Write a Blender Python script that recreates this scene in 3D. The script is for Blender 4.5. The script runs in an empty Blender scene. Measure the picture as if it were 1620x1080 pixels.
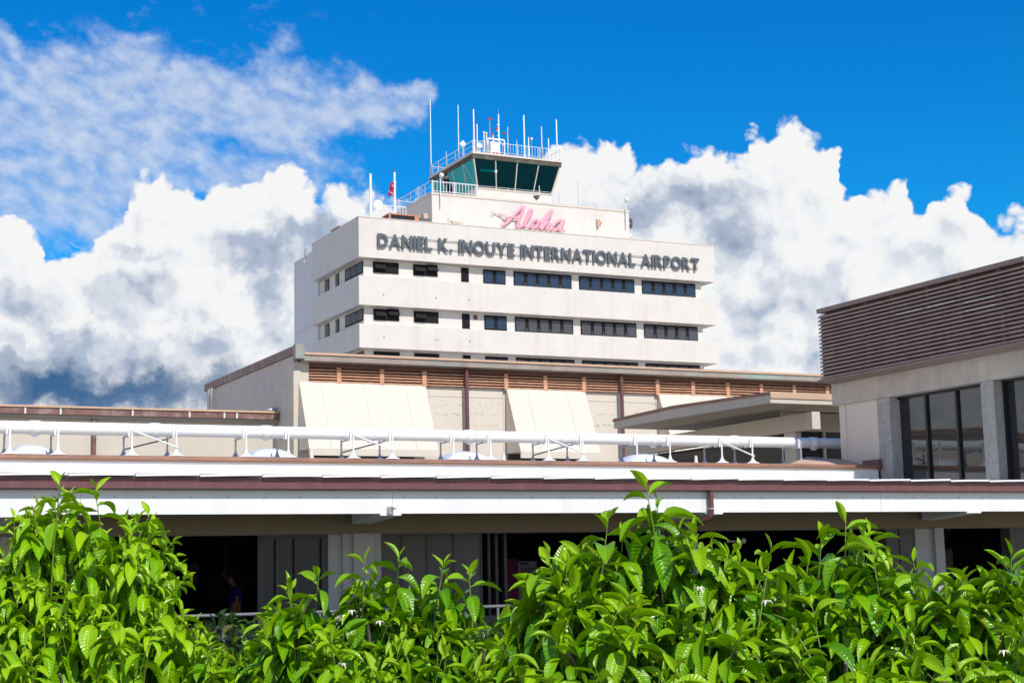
import bpy, math, random
import numpy as np
from mathutils import Vector, Matrix
random.seed(7); RNG = np.random.default_rng(11)
SC = bpy.context.scene; COL = SC.collection

# ------------------------------------------------------------------ camera
FPX = 2492.5
YAW, PITCH, ROLL = [math.radians(a) for a in (26.14, 8.306, -1.247)]
EYE = Vector((0, 0, 6.0))
FW = Vector((math.sin(YAW)*math.cos(PITCH), math.cos(YAW)*math.cos(PITCH), math.sin(PITCH)))
_r = FW.cross(Vector((0, 0, 1))).normalized(); _u = _r.cross(FW)
RT = _r*math.cos(ROLL) + _u*math.sin(ROLL); UP = -_r*math.sin(ROLL) + _u*math.cos(ROLL)
cam = bpy.data.cameras.new('camera'); co = bpy.data.objects.new('camera', cam); COL.objects.link(co)
cam.sensor_width = 36; cam.lens = FPX/1620*36; cam.clip_start = .1; cam.clip_end = 5000
m = Matrix((RT, UP, -FW)).transposed().to_4x4(); m.translation = EYE; co.matrix_world = m
SC.camera = co

def ray(px, py): return FW*FPX + RT*(px-810) + UP*(540-py)
def onY(px, py, v): d = ray(px, py); return EYE + d*((v-EYE.y)/d.y)
def onX(px, py, v): d = ray(px, py); return EYE + d*((v-EYE.x)/d.x)
def sky_uv(px, py):
    d = ray(px, py); return 10*math.atan2(d.x, d.y), 10*math.atan2(d.z, math.hypot(d.x, d.y))

# ------------------------------------------------------------------ node helpers
class NT:
    def __init__(s, tree): s.t = tree; s.n = tree.nodes; s.l = tree.links
    def new(s, typ, **kw):
        n = s.n.new(typ)
        for k, v in kw.items(): setattr(n, k, v)
        return n
    def put(s, sock, v):
        if isinstance(v, bpy.types.NodeSocket): s.l.new(v, sock)
        elif v is not None:
            if hasattr(sock.default_value, '__len__') and len(sock.default_value) == 4 and len(v) == 3: v = (*v, 1)
            sock.default_value = v
    def math(s, op, a, b=None, c=None, clamp=False):
        n = s.new('ShaderNodeMath', operation=op, use_clamp=clamp)
        for i, v in enumerate((a, b, c)):
            if v is not None: s.put(n.inputs[i], v)
        return n.outputs[0]
    def vm(s, op, a, b=None, sc=None):
        n = s.new('ShaderNodeVectorMath', operation=op); s.put(n.inputs[0], a)
        if b is not None: s.put(n.inputs[1], b)
        if sc is not None: s.put(n.inputs['Scale'], sc)
        return n.outputs['Value'] if op in ('LENGTH', 'DOT_PRODUCT') else n.outputs[0]
    def noise(s, vec, scale, detail=5, rough=.55, out='Fac', dist=0):
        n = s.new('ShaderNodeTexNoise'); n.noise_dimensions = getattr(s, 'dims', '3D'); s.put(n.inputs['Vector'], vec)
        n.inputs['Scale'].default_value = scale; n.inputs['Detail'].default_value = detail
        n.inputs['Roughness'].default_value = rough; n.inputs['Distortion'].default_value = dist
        return n.outputs[out]
    def mr(s, v, a, b, c, d, smooth=False):
        n = s.new('ShaderNodeMapRange'); n.interpolation_type = 'SMOOTHSTEP' if smooth else 'LINEAR'
        s.put(n.inputs[0], v)
        for i, q in enumerate((a, b, c, d)): s.put(n.inputs[1+i], q)
        return n.outputs[0]
    def mix(s, f, a, b, blend='MIX'):
        n = s.new('ShaderNodeMix', data_type='RGBA', blend_type=blend)
        s.put(n.inputs[0], f); s.put(n.inputs[6], a); s.put(n.inputs[7], b); return n.outputs[2]

def new_mat(name):
    m = bpy.data.materials.new(name); m.use_nodes = True
    t = NT(m.node_tree); b = t.n['Principled BSDF']; return m, t, b

def surf(name, col, rough=.6, var=.08, vscale=1.5, streak=0, sscale=3.0, dirt=(.35, .3, .25), bump=.0, bscale=40, metal=0, spec=.5,
         stain=0, stain_col=(.3, .5, .42), stain_scale=.6, grid=None):
    """painted / concrete / metal surface: tone variation, vertical rain streaks, patches, fine bump"""
    m, t, b = new_mat(name)
    geo = t.new('ShaderNodeNewGeometry').outputs['Position']
    n1 = t.noise(geo, vscale, 6, .6)
    c = t.mix(t.mr(n1, .3, .7, 0, 1), [q*(1-var) for q in col], [min(1, q*(1+var*.7)) for q in col])
    if streak:
        v = t.vm('MULTIPLY', geo, (sscale, sscale, sscale*.06))
        s1 = t.noise(v, 1, 5, .6)
        big = t.noise(geo, .35, 3, .5)
        f = t.math('MULTIPLY', t.mr(s1, .48, .75, 0, 1), t.mr(big, .35, .65, .2, 1))
        c = t.mix(t.math('MULTIPLY', f, streak), c, dirt)
    if stain:
        s2 = t.noise(geo, stain_scale, 5, .65)
        c = t.mix(t.math('MULTIPLY', t.mr(s2, .5, .68, 0, 1), stain), c, stain_col)
    t.put(b.inputs['Base Color'], c)
    b.inputs['Roughness'].default_value = rough; b.inputs['Metallic'].default_value = metal
    b.inputs['Specular IOR Level'].default_value = spec
    if rough > .2: t.put(b.inputs['Roughness'], t.mr(n1, .3, .7, rough-.06, min(1, rough+.08)))
    if bump:
        bn = t.new('ShaderNodeBump'); bn.inputs['Strength'].default_value = bump; bn.inputs['Distance'].default_value = .02
        t.put(bn.inputs['Height'], t.noise(geo, bscale, 5, .65)); t.put(b.inputs['Normal'], bn.outputs[0])
    return m

def glass_dark(name, tint, refl, wav=.0, rough=.02, wscale=.8, k=1.0):
    """window glass: dark room behind, plus mirror-like sky reflection"""
    m, t, b = new_mat(name)
    b.inputs['Base Color'].default_value = (*tint, 1); b.inputs['Roughness'].default_value = .3
    b.inputs['Specular IOR Level'].default_value = .1
    g = t.new('ShaderNodeBsdfGlossy'); g.inputs['Roughness'].default_value = rough; g.inputs['Color'].default_value = (.92, .97, 1, 1)
    lw = t.new('ShaderNodeFresnel'); lw.inputs['IOR'].default_value = 1.55
    f = t.math('ADD', t.math('MULTIPLY', lw.outputs[0], k), refl, clamp=True)
    mx = t.new('ShaderNodeMixShader'); t.put(mx.inputs[0], f); t.l.new(b.outputs[0], mx.inputs[1]); t.l.new(g.outputs[0], mx.inputs[2])
    if wav:
        geo = t.new('ShaderNodeNewGeometry').outputs['Position']
        bn = t.new('ShaderNodeBump'); bn.inputs['Strength'].default_value = wav; bn.inputs['Distance'].default_value = .05
        t.put(bn.inputs['Height'], t.noise(geo, wscale, 1, .4)); t.l.new(bn.outputs[0], g.inputs['Normal'])
    t.l.new(mx.outputs[0], t.n['Material Output'].inputs[0]); return m

def emis(name, col, st):
    m, t, b = new_mat(name); b.inputs['Base Color'].default_value = (*col, 1)
    b.inputs['Emission Color'].default_value = (*col, 1); b.inputs['Emission Strength'].default_value = st; return m

M = {}
M['white'] = surf('tower_paint', (.695, .645, .585), .6, .05, .6, .30, 1.6, (.42, .37, .30), .12, 12)
M['white_trim'] = surf('tower_trim_paint', (.68, .60, .50), .6, .06, .8, .25, 2)
M['core'] = surf('tower_core_paint', (.68, .68, .67), .6, .06, .7, .25, 1.5)
M['fascia'] = surf('white_fascia_paint', (.80, .795, .78), .5, .04, .8, .28, 2.2)
M['cream'] = surf('cream_wall', (.60, .535, .445), .75, .05, 1.2, .15, 2.0, (.45, .38, .3), .2, 30)
M['cream_panel'] = surf('cream_panel', (.69, .61, .51), .65, .04, .8, .12, 1.5)
M['hallgrey'] = surf('rough_stucco', (.60, .54, .47), .85, .10, 2.5, .25, 2.5, (.25, .22, .19), .5, 25)
M['concrete'] = surf('board_marked_concrete', (.50, .455, .385), .85, .16, 2.0, .55, 4, (.17, .155, .135), .6, 30)
M['concrete_rough'] = surf('bush_hammered_concrete', (.42, .40, .365), .9, .22, 9, .25, 3, (.22, .21, .19), .9, 55)
M['canopy'] = surf('canopy_render', (.62, .55, .44), .8, .08, 1.5, .2, 2)
M['maroon'] = surf('maroon_gutter_paint', (.155, .060, .062), .45, .14, 3, .35, 5, (.26, .16, .15))
M['maroon_old'] = surf('weathered_maroon_flashing', (.21, .105, .085), .5, .25, 3, .2, 4, (.1, .06, .06), stain=.55, stain_col=(.46, .38, .34), stain_scale=1.4)
M['copper'] = surf('brown_copper_coping', (.33, .16, .10), .5, .3, 1.3, 0, stain=.6, stain_col=(.16, .11, .11), stain_scale=.9)
M['verdigris'] = surf('verdigris_roof_edge', (.36, .29, .25), .6, .25, 1.2, .2, 3, stain=.85, stain_col=(.27, .42, .36), stain_scale=.45)
M['tan'] = surf('tan_roof_sheet', (.60, .40, .27), .7, .12, 2)
M['louvre_brown'] = surf('brown_metal_louvre', (.33, .245, .21), .48, .22, 2.5, .3, 3, (.22, .16, .13))
M['cap_brown'] = surf('brown_metal_cap', (.25, .18, .145), .5, .12, 3)
M['louvre_orange'] = surf('cedar_louvre', (.66, .35, .21), .65, .28, 3.5, .3, 6, (.22, .1, .06))
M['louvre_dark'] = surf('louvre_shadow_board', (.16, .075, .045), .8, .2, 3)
M['pipe'] = surf('white_pipe_paint', (.86, .86, .84), .4, .03, 2, .08, 5)
M['steel'] = surf('galvanised_steel', (.45, .46, .47), .45, .12, 12, metal=.6)
M['railgrey'] = surf('grey_rail_paint', (.14, .15, .17), .5, .1, 12)
M['steel_dark'] = surf('dark_threaded_rod', (.14, .14, .14), .5, .1, 30, metal=.5)
M['whitem'] = surf('white_metal', (.80, .80, .79), .45, .04, 8)
M['frame'] = surf('bronze_window_frame', (.016, .016, .018), .6, .1, 6, spec=.12)
M['blackframe'] = surf('black_window_frame', (.012, .012, .013), .35, .1, 6)
M['glass_blue'] = glass_dark('tower_window_glass', (.018, .042, .085), .0, k=.5)
M['glass_dim'] = glass_dark('shaded_window_glass', (.012, .018, .03), .0, k=.12)
M['glass_grey'] = glass_dark('blind_backed_window_glass', (.075, .075, .085), .0, k=.4)
M['glass_hall'] = glass_dark('reflective_bronze_glass', (.010, .010, .012), .03, wav=.10, rough=.012, wscale=.55)
M['glass_store'] = glass_dark('shopfront_glass', (.020, .022, .021), .0, rough=.08, k=.35)
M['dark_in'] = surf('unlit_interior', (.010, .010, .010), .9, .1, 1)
M['dark_frame'] = surf('dark_shopfront_frame', (.055, .055, .05), .6, .1, 2)
M['shutter'] = surf('grey_wall_panel', (.095, .09, .08), .7, .06, 1.5, .2, 3)
M['under'] = surf('olive_soffit_paint', (.235, .185, .105), .8, .08, 2)
M['column'] = surf('pale_column_paint', (.38, .37, .35), .7, .08, 2, .15, 3)
M['black'] = surf('black_void', (.006, .006, .006), .9, 0, 1)
M['letter'] = surf('grey_sign_metal', (.095, .112, .125), .45, .06, 3)
M['pink'] = surf('pink_sign_paint', (.80, .33, .42), .45, .05, 4)
M['fasciadk'] = surf('lichen_stained_fascia', (.085, .07, .058), .8, .25, 4, .3, 6, (.2, .17, .13), stain=.4, stain_col=(.26, .29, .18), stain_scale=1.2)
M['dome'] = surf('acrylic_skylight', (.80, .83, .88), .25, .02, 2)
M['red'] = surf('red_lamp_glass', (.55, .02, .04), .4, .05, 5)
M['flagred'] = surf('flag_red_cloth', (.62, .02, .08), .7, .1, 9)
M['flagblue'] = surf('flag_navy_cloth', (.03, .03, .16), .7, .1, 9)
M['flagwhite'] = surf('flag_white_cloth', (.78, .76, .78), .7, .05, 9)
M['awn'] = surf('orange_louvre_box', (.48, .22, .12), .6, .2, 4)
M['ground'] = surf('garden_soil_and_grass', (.045, .07, .025), .95, .5, .6, bump=.6, bscale=6)
M['apron'] = surf('sunlit_apron_concrete', (.40, .375, .33), .9, .12, .2)
M['floor'] = surf('terrazzo_floor', (.12, .11, .10), .5, .1, 2)
M['bark'] = surf('tree_bark', (.16, .13, .10), .9, .25, 8, bump=.6, bscale=30)
M['stem'] = surf('green_twig', (.17, .24, .045), .6, .2, 15)
M['roofgrey'] = surf('roof_membrane', (.42, .38, .34), .9, .15, .8)
M['skin'] = surf('skin', (.48, .27, .19), .55, .05, 20)
M['hair'] = surf('dark_hair', (.02, .015, .012), .6, .2, 60)
M['blueshirt'] = surf('blue_shirt_cloth', (.02, .05, .34), .85, .1, 20)
M['trouser'] = surf('dark_trousers', (.02, .02, .03), .85, .1, 20)
M['orange_obj'] = surf('orange_glaze', (.55, .22, .09), .6, .1, 5)
M['wood_dark'] = surf('picture_frame_wood', (.16, .07, .035), .6, .2, 5)
M['artgreen'] = surf('print_colours', (.10, .13, .05), .7, .5, 9, stain=.8, stain_col=(.35, .3, .2), stain_scale=9)
M['poster_w'] = surf('white_poster_paper', (.42, .42, .46), .7, .03, 3)
M['poster_m'] = surf('magenta_poster_print', (.26, .03, .13), .7, .3, 6, stain=.6, stain_col=(.05, .03, .12), stain_scale=4)
M['ink'] = surf('black_ink', (.02, .02, .03), .8, 0, 1)
M['petal'] = surf('flower_petal', (.80, .76, .58), .5, .05, 30)
M['spark'] = emis('small_warm_lamp', (1, .75, .5), 2.5)
M['tube'] = emis('strip_light', (.85, 1, .95), 3.0)
M['faint'] = emis('dim_lit_sign', (.75, .78, .85), .10)

# cab glass: tinted see-through pane with a mirror reflection
def cab_glass():
    m, t, b = new_mat('green_tinted_cab_glass')
    tr = t.new('ShaderNodeBsdfTransparent'); tr.inputs[0].default_value = (.004, .19, .23, 1)
    g = t.new('ShaderNodeBsdfGlossy'); g.inputs['Roughness'].default_value = .02; g.inputs['Color'].default_value = (.05, .38, .45, 1)
    f = t.new('ShaderNodeFresnel'); f.inputs['IOR'].default_value = 1.5
    mx = t.new('ShaderNodeMixShader'); t.put(mx.inputs[0], t.math('ADD', t.math('MULTIPLY', f.outputs[0], .5), .12, clamp=True))
    t.l.new(tr.outputs[0], mx.inputs[1]); t.l.new(g.outputs[0], mx.inputs[2])
    t.l.new(mx.outputs[0], t.n['Material Output'].inputs[0]); return m
M['glass_cab'] = cab_glass()

def leaf_mat(name, dark, mid, young):
    m, t, b = new_mat(name)
    at = t.new('ShaderNodeAttribute', attribute_name='leafdata')
    sep = t.new('ShaderNodeSeparateColor'); t.l.new(at.outputs['Color'], sep.inputs[0])
    age, rnd = sep.outputs[0], sep.outputs[1]
    uv = t.new('ShaderNodeUVMap', uv_map='leaf_uv').outputs[0]
    su = t.new('ShaderNodeSeparateXYZ'); t.l.new(uv, su.inputs[0]); u, v = su.outputs[0], su.outputs[1]
    au = t.math('ABSOLUTE', u)
    c = t.mix(t.mr(age, .15, .95, 0, 1), young, mid)
    c = t.mix(t.mr(rnd, .35, 1, 0, .75), c, dark)
    # rare yellowing margin
    yel = t.math('MULTIPLY', t.mr(rnd, .03, .085, 1, 0), t.mr(t.noise(uv, 3, 2), .45, .6, 0, 1))
    c = t.mix(yel, c, (.42, .26, .03))
    mid_v = t.mr(au, .0, .07, 1, 0)
    ph = t.math('MULTIPLY', t.math('SUBTRACT', v, t.math('MULTIPLY', au, .11)), 13*2*math.pi)
    lat = t.math('POWER', t.math('ADD', t.math('MULTIPLY', t.math('SINE', ph), .5), .5), 6)
    lat = t.math('MULTIPLY', lat, t.mr(au, .75, 1, 1, 0))
    c = t.mix(t.math('MAXIMUM', t.math('MULTIPLY', mid_v, .6), t.math('MULTIPLY', lat, .16)), c, [min(1, q*1.7+.02) for q in young])
    t.put(b.inputs['Base Color'], c)
    b.inputs['Roughness'].default_value = .33; b.inputs['Specular IOR Level'].default_value = .32
    t.put(b.inputs['Roughness'], t.mr(t.noise(uv, 2.5, 3), .3, .7, .16, .36))
    bn = t.new('ShaderNodeBump'); bn.inputs['Strength'].default_value = .38; bn.inputs['Distance'].default_value = .004
    hh = t.math('ADD', t.math('MULTIPLY', t.math('COSINE', ph), -.5), t.math('MULTIPLY', mid_v, -1.5))
    t.put(bn.inputs['Height'], hh); t.l.new(bn.outputs[0], b.inputs['Normal'])
    tl = t.new('ShaderNodeBsdfTranslucent'); t.put(tl.inputs[0], t.mix(.5, c, [q*1.5 for q in young]))
    t.l.new(bn.outputs[0], tl.inputs['Normal'])
    mx = t.new('ShaderNodeMixShader'); mx.inputs[0].default_value = .16
    t.l.new(b.outputs[0], mx.inputs[1]); t.l.new(tl.outputs[0], mx.inputs[2])
    t.l.new(mx.outputs[0], t.n['Material Output'].inputs[0]); return m
M['leaf'] = leaf_mat('glossy_tree_leaf', (.012, .080, .001), (.082, .262, .001), (.27, .47, .002))
M['leaf_y'] = leaf_mat('glossy_yellowgreen_leaf', (.035, .155, .001), (.165, .380, .001), (.32, .52, .002))
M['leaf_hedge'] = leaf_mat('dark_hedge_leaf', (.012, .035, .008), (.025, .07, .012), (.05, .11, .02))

# ------------------------------------------------------------------ mesh builder (world coordinates)
class MB:
    def __init__(s): s.v = []; s.f = []; s.sm = []; s.mi = []; s.cur = 0
    def add(s, vs, fs, smooth=False):
        o = len(s.v); s.v += [tuple(p) for p in vs]; s.f += [tuple(i+o for i in f) for f in fs]
        s.sm += [smooth]*len(fs); s.mi += [s.cur]*len(fs); return s
    def box(s, x0, x1, y0, y1, z0, z1, b=0):
        if x0 > x1: x0, x1 = x1, x0
        if y0 > y1: y0, y1 = y1, y0
        if z0 > z1: z0, z1 = z1, z0
        return s.add([(x, y, z) for x in (x0, x1) for y in (y0, y1) for z in (z0, z1)],
                     [(0, 1, 3, 2), (4, 6, 7, 5), (0, 4, 5, 1), (2, 3, 7, 6), (0, 2, 6, 4), (1, 5, 7, 3)])
    def hexa(s, p):   # p: 4 bottom + 4 top points (same winding)
        return s.add(p, [(3, 2, 1, 0), (4, 5, 6, 7), (0, 1, 5, 4), (1, 2, 6, 5), (2, 3, 7, 6), (3, 0, 4, 7)])
    def prism(s, pts, axis, a0, a1):
        def P(u, v, a): return {'x': (a, u, v), 'y': (u, a, v), 'z': (u, v, a)}[axis]
        n = len(pts)
        return s.add([P(*q, a0) for q in pts]+[P(*q, a1) for q in pts],
                     [tuple(range(n))[::-1], tuple(range(n, 2*n))]+[(i, (i+1) % n, n+(i+1) % n, n+i) for i in range(n)])
    def tube(s, pts, r, n=10, cap=True, flat=None):
        """swept tube; r number or list; flat=(axis vector, factor) squashes the section along an axis"""
        P = [Vector(p) for p in pts]; R = r if isinstance(r, (list, tuple)) else [r]*len(P)
        vs = []; ref = None
        for i, p in enumerate(P):
            d = ((P[min(i+1, len(P)-1)]-P[max(i-1, 0)])).normalized()
            if ref is None: ref = Vector((0, 0, 1)) if abs(d.z) < .9 else Vector((1, 0, 0))
            a = d.cross(ref)
            if a.length < 1e-4: a = d.cross(Vector((0, 1, 0)))
            a.normalize(); bb = d.cross(a).normalized(); ref = -bb if (-bb).dot(ref) > 0 else bb
            for k in range(n):
                t = 2*math.pi*k/n; o = a*math.cos(t)*R[i]+bb*math.sin(t)*R[i]
                if flat: ax = flat[0]; o = o-ax*(o.dot(ax))*(1-flat[1])
                vs.append(p+o)
        fs = [(i*n+k, i*n+(k+1) % n, (i+1)*n+(k+1) % n, (i+1)*n+k) for i in range(len(P)-1) for k in range(n)]
        s.add(vs, fs, True)
        if cap: s.add(vs[:n], [tuple(range(n))[::-1]]); s.add(vs[-n:], [tuple(range(n))])
        return s
    def lathe(s, c, prof, n=20, axis='z'):
        vs = []
        for r, h in prof:
            for k in range(n):
                t = 2*math.pi*k/n
                q = (r*math.cos(t), r*math.sin(t), h)
                if axis == 'y': q = (q[0], q[2], q[1])
                if axis == 'x': q = (q[2], q[0], q[1])
                vs.append((c[0]+q[0], c[1]+q[1], c[2]+q[2]))
        m_ = len(prof)
        s.add(vs, [(i*n+k, i*n+(k+1) % n, (i+1)*n+(k+1) % n, (i+1)*n+k) for i in range(m_-1) for k in range(n)], True)
        s.add(vs[:n], [tuple(range(n))[::-1]]); s.add(vs[-n:], [tuple(range(n))]); return s
    def ball(s, c, r, n=14, sc=(1, 1, 1)):
        vs = []; fs = []
        for i in range(n//2+1):
            a = math.pi*i/(n//2)
            for k in range(n):
                t = 2*math.pi*k/n
                vs.append((c[0]+r*sc[0]*math.sin(a)*math.cos(t), c[1]+r*sc[1]*math.sin(a)*math.sin(t), c[2]+r*sc[2]*math.cos(a)))
        for i in range(n//2):
            for k in range(n): fs.append((i*n+k, (i+1)*n+k, (i+1)*n+(k+1) % n, i*n+(k+1) % n))
        return s.add(vs, fs, True)
    def build(s, name, mat, parent=None, base=None, bevel=0):
        root = parent
        while root is not None and root.parent is not None: root = root.parent
        o0 = Vector(root.location) if root is not None else Vector(base if base is not None else (0, 0, 0))
        me = bpy.data.meshes.new(name)
        me.from_pydata([(p[0]-o0.x, p[1]-o0.y, p[2]-o0.z) for p in s.v], [], s.f)
        for mm in (mat if isinstance(mat, (list, tuple)) else [mat]): me.materials.append(M[mm] if isinstance(mm, str) else mm)
        me.polygons.foreach_set('use_smooth', s.sm); me.polygons.foreach_set('material_index', s.mi)
        me.validate(); me.update()
        ob = bpy.data.objects.new(name, me); COL.objects.link(ob)
        if parent is not None: ob.parent = parent
        else: ob.location = o0
        if bevel:
            b = ob.modifiers.new('bevel', 'BEVEL'); b.width = bevel; b.segments = 2; b.limit_method = 'ANGLE'
        return ob

def tag(o, label=None, cat=None, group=None, kind=None):
    if label: o['label'] = label
    if cat: o['category'] = cat
    if group: o['group'] = group
    if kind: o['kind'] = kind
    return o
def thing(name, loc, label, cat, group=None):
    o = bpy.data.objects.new(name, None); COL.objects.link(o); o.location = loc; o.empty_display_size = .3
    return tag(o, label, cat, group)
def B(*a): return MB().box(*a)

# ------------------------------------------------------------------ ground
tag(B(-400, 500, -200, 700, -.5, 0).build('ground', 'apron'), kind='structure')
tag(B(-14, 26, 2.0, 21.0, -.1, .004).build('garden_lawn', 'ground'), kind='structure')

# ================================================================== front terminal gallery
T = thing('terminal_gallery', (13, 27, 0), 'long low terminal wing with white parapet, maroon gutter and dark shopfront openings behind the trees', 'building')
XL, XE = -6.0, 34.0
XR = 22.81
GY = 22.0; GF = GY+.13; YW = 23.45
zg0 = (onY(0, 774.3, GY).z+onY(1620, 776.5, GY).z)/2; zfb = (onY(0, 813, GF).z+onY(1620, 809, GF).z)/2
B(XL, XE, GF, GF+.12, zfb, zg0-.004).build('fascia', 'fascia', T)
B(XL, XE, GF+.12, YW+.1, zfb+.07, zfb+.13).build('soffit', 'under', T)
x = XL+.4; bolt = None
while x < XE-10:
    if bolt is None: bolt = B(x, x+.018, GF-.012, GF, zfb+.235, zfb+.253).build('bolt', 'steel', T)
    else:
        o_ = bolt.copy(); COL.objects.link(o_); o_.parent = T; o_.location = (x-XL-.4, 0, 0)
    x += .54
g = MB()
g.prism([(GY+.02, zg0), (GF+.02, zg0), (GF+.02, zg0+.105), (GY+.02, zg0+.105), (GY, zg0+.09), (GY, zg0+.012)], 'x', XL, XE)
g.box(XL, XE, GY+.04, GF+.02, zg0+.112, zg0+.145)
gt = g.build('gutter', 'maroon', T)
for x in np.arange(XL+1.2, XE-8, 2.9): B(x, x+.014, GY-.008, GY, zg0+.008, zg0+.098).build('joint', 'maroon_old', gt)
B(XL, XE, GY+.055, GY+.3, zg0+.149, zg0+.172).build('roof_flashing', 'maroon_old', T)
pw = .90; x = XL
while x < XE-8:
    b = MB(); n = 8; y0 = GY-.025; top = []; bot = []
    lift = random.uniform(.010, .024)
    for i in range(n+1):
        t = i/n; zz = zg0+.176+lift*t**2+.006*math.sin(t*math.pi)
        for (yy, dz) in ((y0, 0), (27.8, .12)):
            top.append((x+pw*t, yy, zz+.032+dz)); bot.append((x+pw*t, yy, zz+dz))
    vs = top+bot; N = len(top); fs = []
    for i in range(n):
        a = 2*i; fs += [(a, a+2, a+3, a+1), (N+a, N+a+1, N+a+3, N+a+2), (a, N+a, N+a+2, a+2), (a+1, a+3, N+a+3, N+a+1)]
    fs += [(0, 1, N+1, N), (2*n, N+2*n, N+2*n+1, 2*n+1)]
    b.add(vs, fs); b.build('roof_panel', 'fascia', T); x += pw+.010
B(XL, XE, GF+.13, 27.9, zfb+.14, zg0+.14).build('canopy_slab', 'roofgrey', T)
for x in np.arange(XL+1.0, XE-8, 4.6):
    B(x, x+.008, GF-.003, GF, zfb+.01, zg0-.01).build('fascia_joint', 'steel', T)
# parapet and coping
XP = 22.76
B(XL, XP, 28.0, 28.2, 7.66, 8.068).build('parapet', 'fascia', T)
B(XL, 15, 27.93, 28.0, 7.66, 7.862).build('parapet_flashing', 'maroon_old', T)
B(XL, XP-.02, 27.985, 28.25, 8.070, 8.105).build('coping_trim', 'tan', T)
c = MB().prism([(27.93, 8.107), (28.3, 8.107), (28.3, 8.20), (27.97, 8.175), (27.93, 8.165)], 'x', XL, XP+.03)
c.build('coping', 'copper', T)
# roof deck rising behind the coping
MB().prism([(28.3, 7.7), (38.0, 7.7), (38.0, 8.42), (30.0, 8.335), (28.3, 8.17)], 'x', XL, XP).build('roof_deck', 'roofgrey', T)
# tan saddle at the right end of the deck
sd = MB(); P = [onY(1240, 737, 28.4), onY(1390, 737, 28.4), onY(1391, 727.5, 29.2), onY(1312, 722.5, 30.6)]
P = [Vector((min(p.x, XR-.03), p.y, p.z)) for p in P]
low = [Vector((p.x, p.y, 8.12)) for p in P]
sd.add([*low, *P], [(3, 2, 1, 0), (4, 5, 6, 7), (0, 1, 5, 4), (1, 2, 6, 5), (2, 3, 7, 6), (3, 0, 4, 7)])
sd.build('roof_saddle', 'tan', T)
B(XR-.13, XR-.012, 27.9, 28.45, 8.08, 8.30).build('coping_end', 'maroon', T, bevel=.01)
# behind the canopy : lintel, walls, openings
zl_ = onY(700, 842, YW).z
B(XL, XE, YW, YW+.35, zl_, zfb+.135).build('lintel', 'under', T)
B(XL, XE, YW-.01, YW+.03, zl_-.015, zl_-.003).build('lintel_drip', 'steel_dark', T)
zrail = onY(420, 970, YW-.15).z
FLR = zrail-1.06
def colm(p0, p1, mat='column', d0=0.0, d1=.4, name='column'):
    x0, x1 = onY(p0, 850, YW).x, onY(p1, 850, YW).x
    return B(x0, x1, YW+d0, YW+d1, FLR, zl_-.003).build(name, mat, T)
colm(520, 541, 'column', .02, .3); colm(541, 556, 'column', -.04, .4); colm(556, 588, 'column', -.10, .4); colm(588, 602, 'column', -.02, .3)
colm(1448, 1475, 'column', .0, .4); colm(1475, 1489, 'column', -.08, .4); colm(1405, 1424, 'shutter', .05, .3); colm(1425, 1448, 'shutter', .03, .3)
colm(1600, 1660, 'shutter', .03, .3); colm(1075, 1100, 'column', -.06, .4); colm(0, 22, 'column', -.05, .4); colm(-60, -2, 'shutter', .03, .3)
# glazed shopfront between the dark opening and the first column
p = B(onY(415, 850, YW).x, onY(520, 850, YW).x, YW+.12, YW+.15, FLR, zl_-.04).build('shop_glazing', 'glass_store', T)
fb = MB()
for q, w in ((415, .05), (441, .025), (470, .02), (516, .05)):
    xx = onY(q, 850, YW).x; fb.box(xx-w, xx+w, YW+.06, YW+.119, FLR, zl_-.01)
fb.box(onY(415, 850, YW).x, onY(520, 850, YW).x, YW+.065, YW+.118, zl_-.06, zl_-.01)
fb.build('glazing_frame', 'dark_frame', p)
p = B(onY(602, 850, YW).x, onY(768, 850, YW).x, YW+.14, YW+.2, FLR, zl_-.01).build('shutter_wall', 'shutter', T)
fb = MB()
for q in (640, 680, 722, 766):
    xx = onY(q, 850, YW).x; fb.box(xx-.012, xx+.012, YW+.125, YW+.139, FLR, zl_-.02)
fb.build('panel_joint', 'dark_frame', p)
for q in (771, 783, 797):
    xx = onY(q, 850, YW+.5).x; B(xx, xx+.05, YW+.5, YW+.6, FLR, zl_-.01).build('door_jamb', 'dark_frame', T)
# brackets from the columns out to the fascia
for px in (618, 1130, 1541, 12):
    xc = onY(px, 812, GF).x; w = .17
    MB().hexa([(xc-w, GF-.004, zfb-.03), (xc+w, GF-.004, zfb-.03), (xc+w, YW-.1, zfb-.11), (xc-w, YW-.1, zfb-.11),
               (xc-w, GF-.004, zfb+.03), (xc+w, GF-.004, zfb+.03), (xc+w, YW-.1, zfb+.069), (xc-w, YW-.1, zfb+.069)]).build('bracket', 'fascia', T)
# downpipe on the fascia
xd = onY(1125, 800, GY+.06).x
d = MB().tube([(xd, GY+.06, zg0+.01), (xd, GY+.06, zg0-.15), (xd, GY+.06, zfb-.01), (xd-.015, GY+.09, zfb-.09), (xd-.07, GY+.2, zfb-.14), (xd-.13, GY+.4, zfb-.18)], .046, 14)
dp = d.build('downpipe', 'maroon', T)
MB().tube([(xd-.13, GY+.4, zfb-.18), (xd-.2, GY+.7, zfb-.22), (xd-.5, YW-.1, zfb-.42)], .045, 12).build('pipe_branch', 'steel_dark', dp)
B(xd-.055, xd+.055, GY+.0, GF-.001, zfb+.05, zfb+.06).build('pipe_strap', 'whitem', dp)
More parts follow.
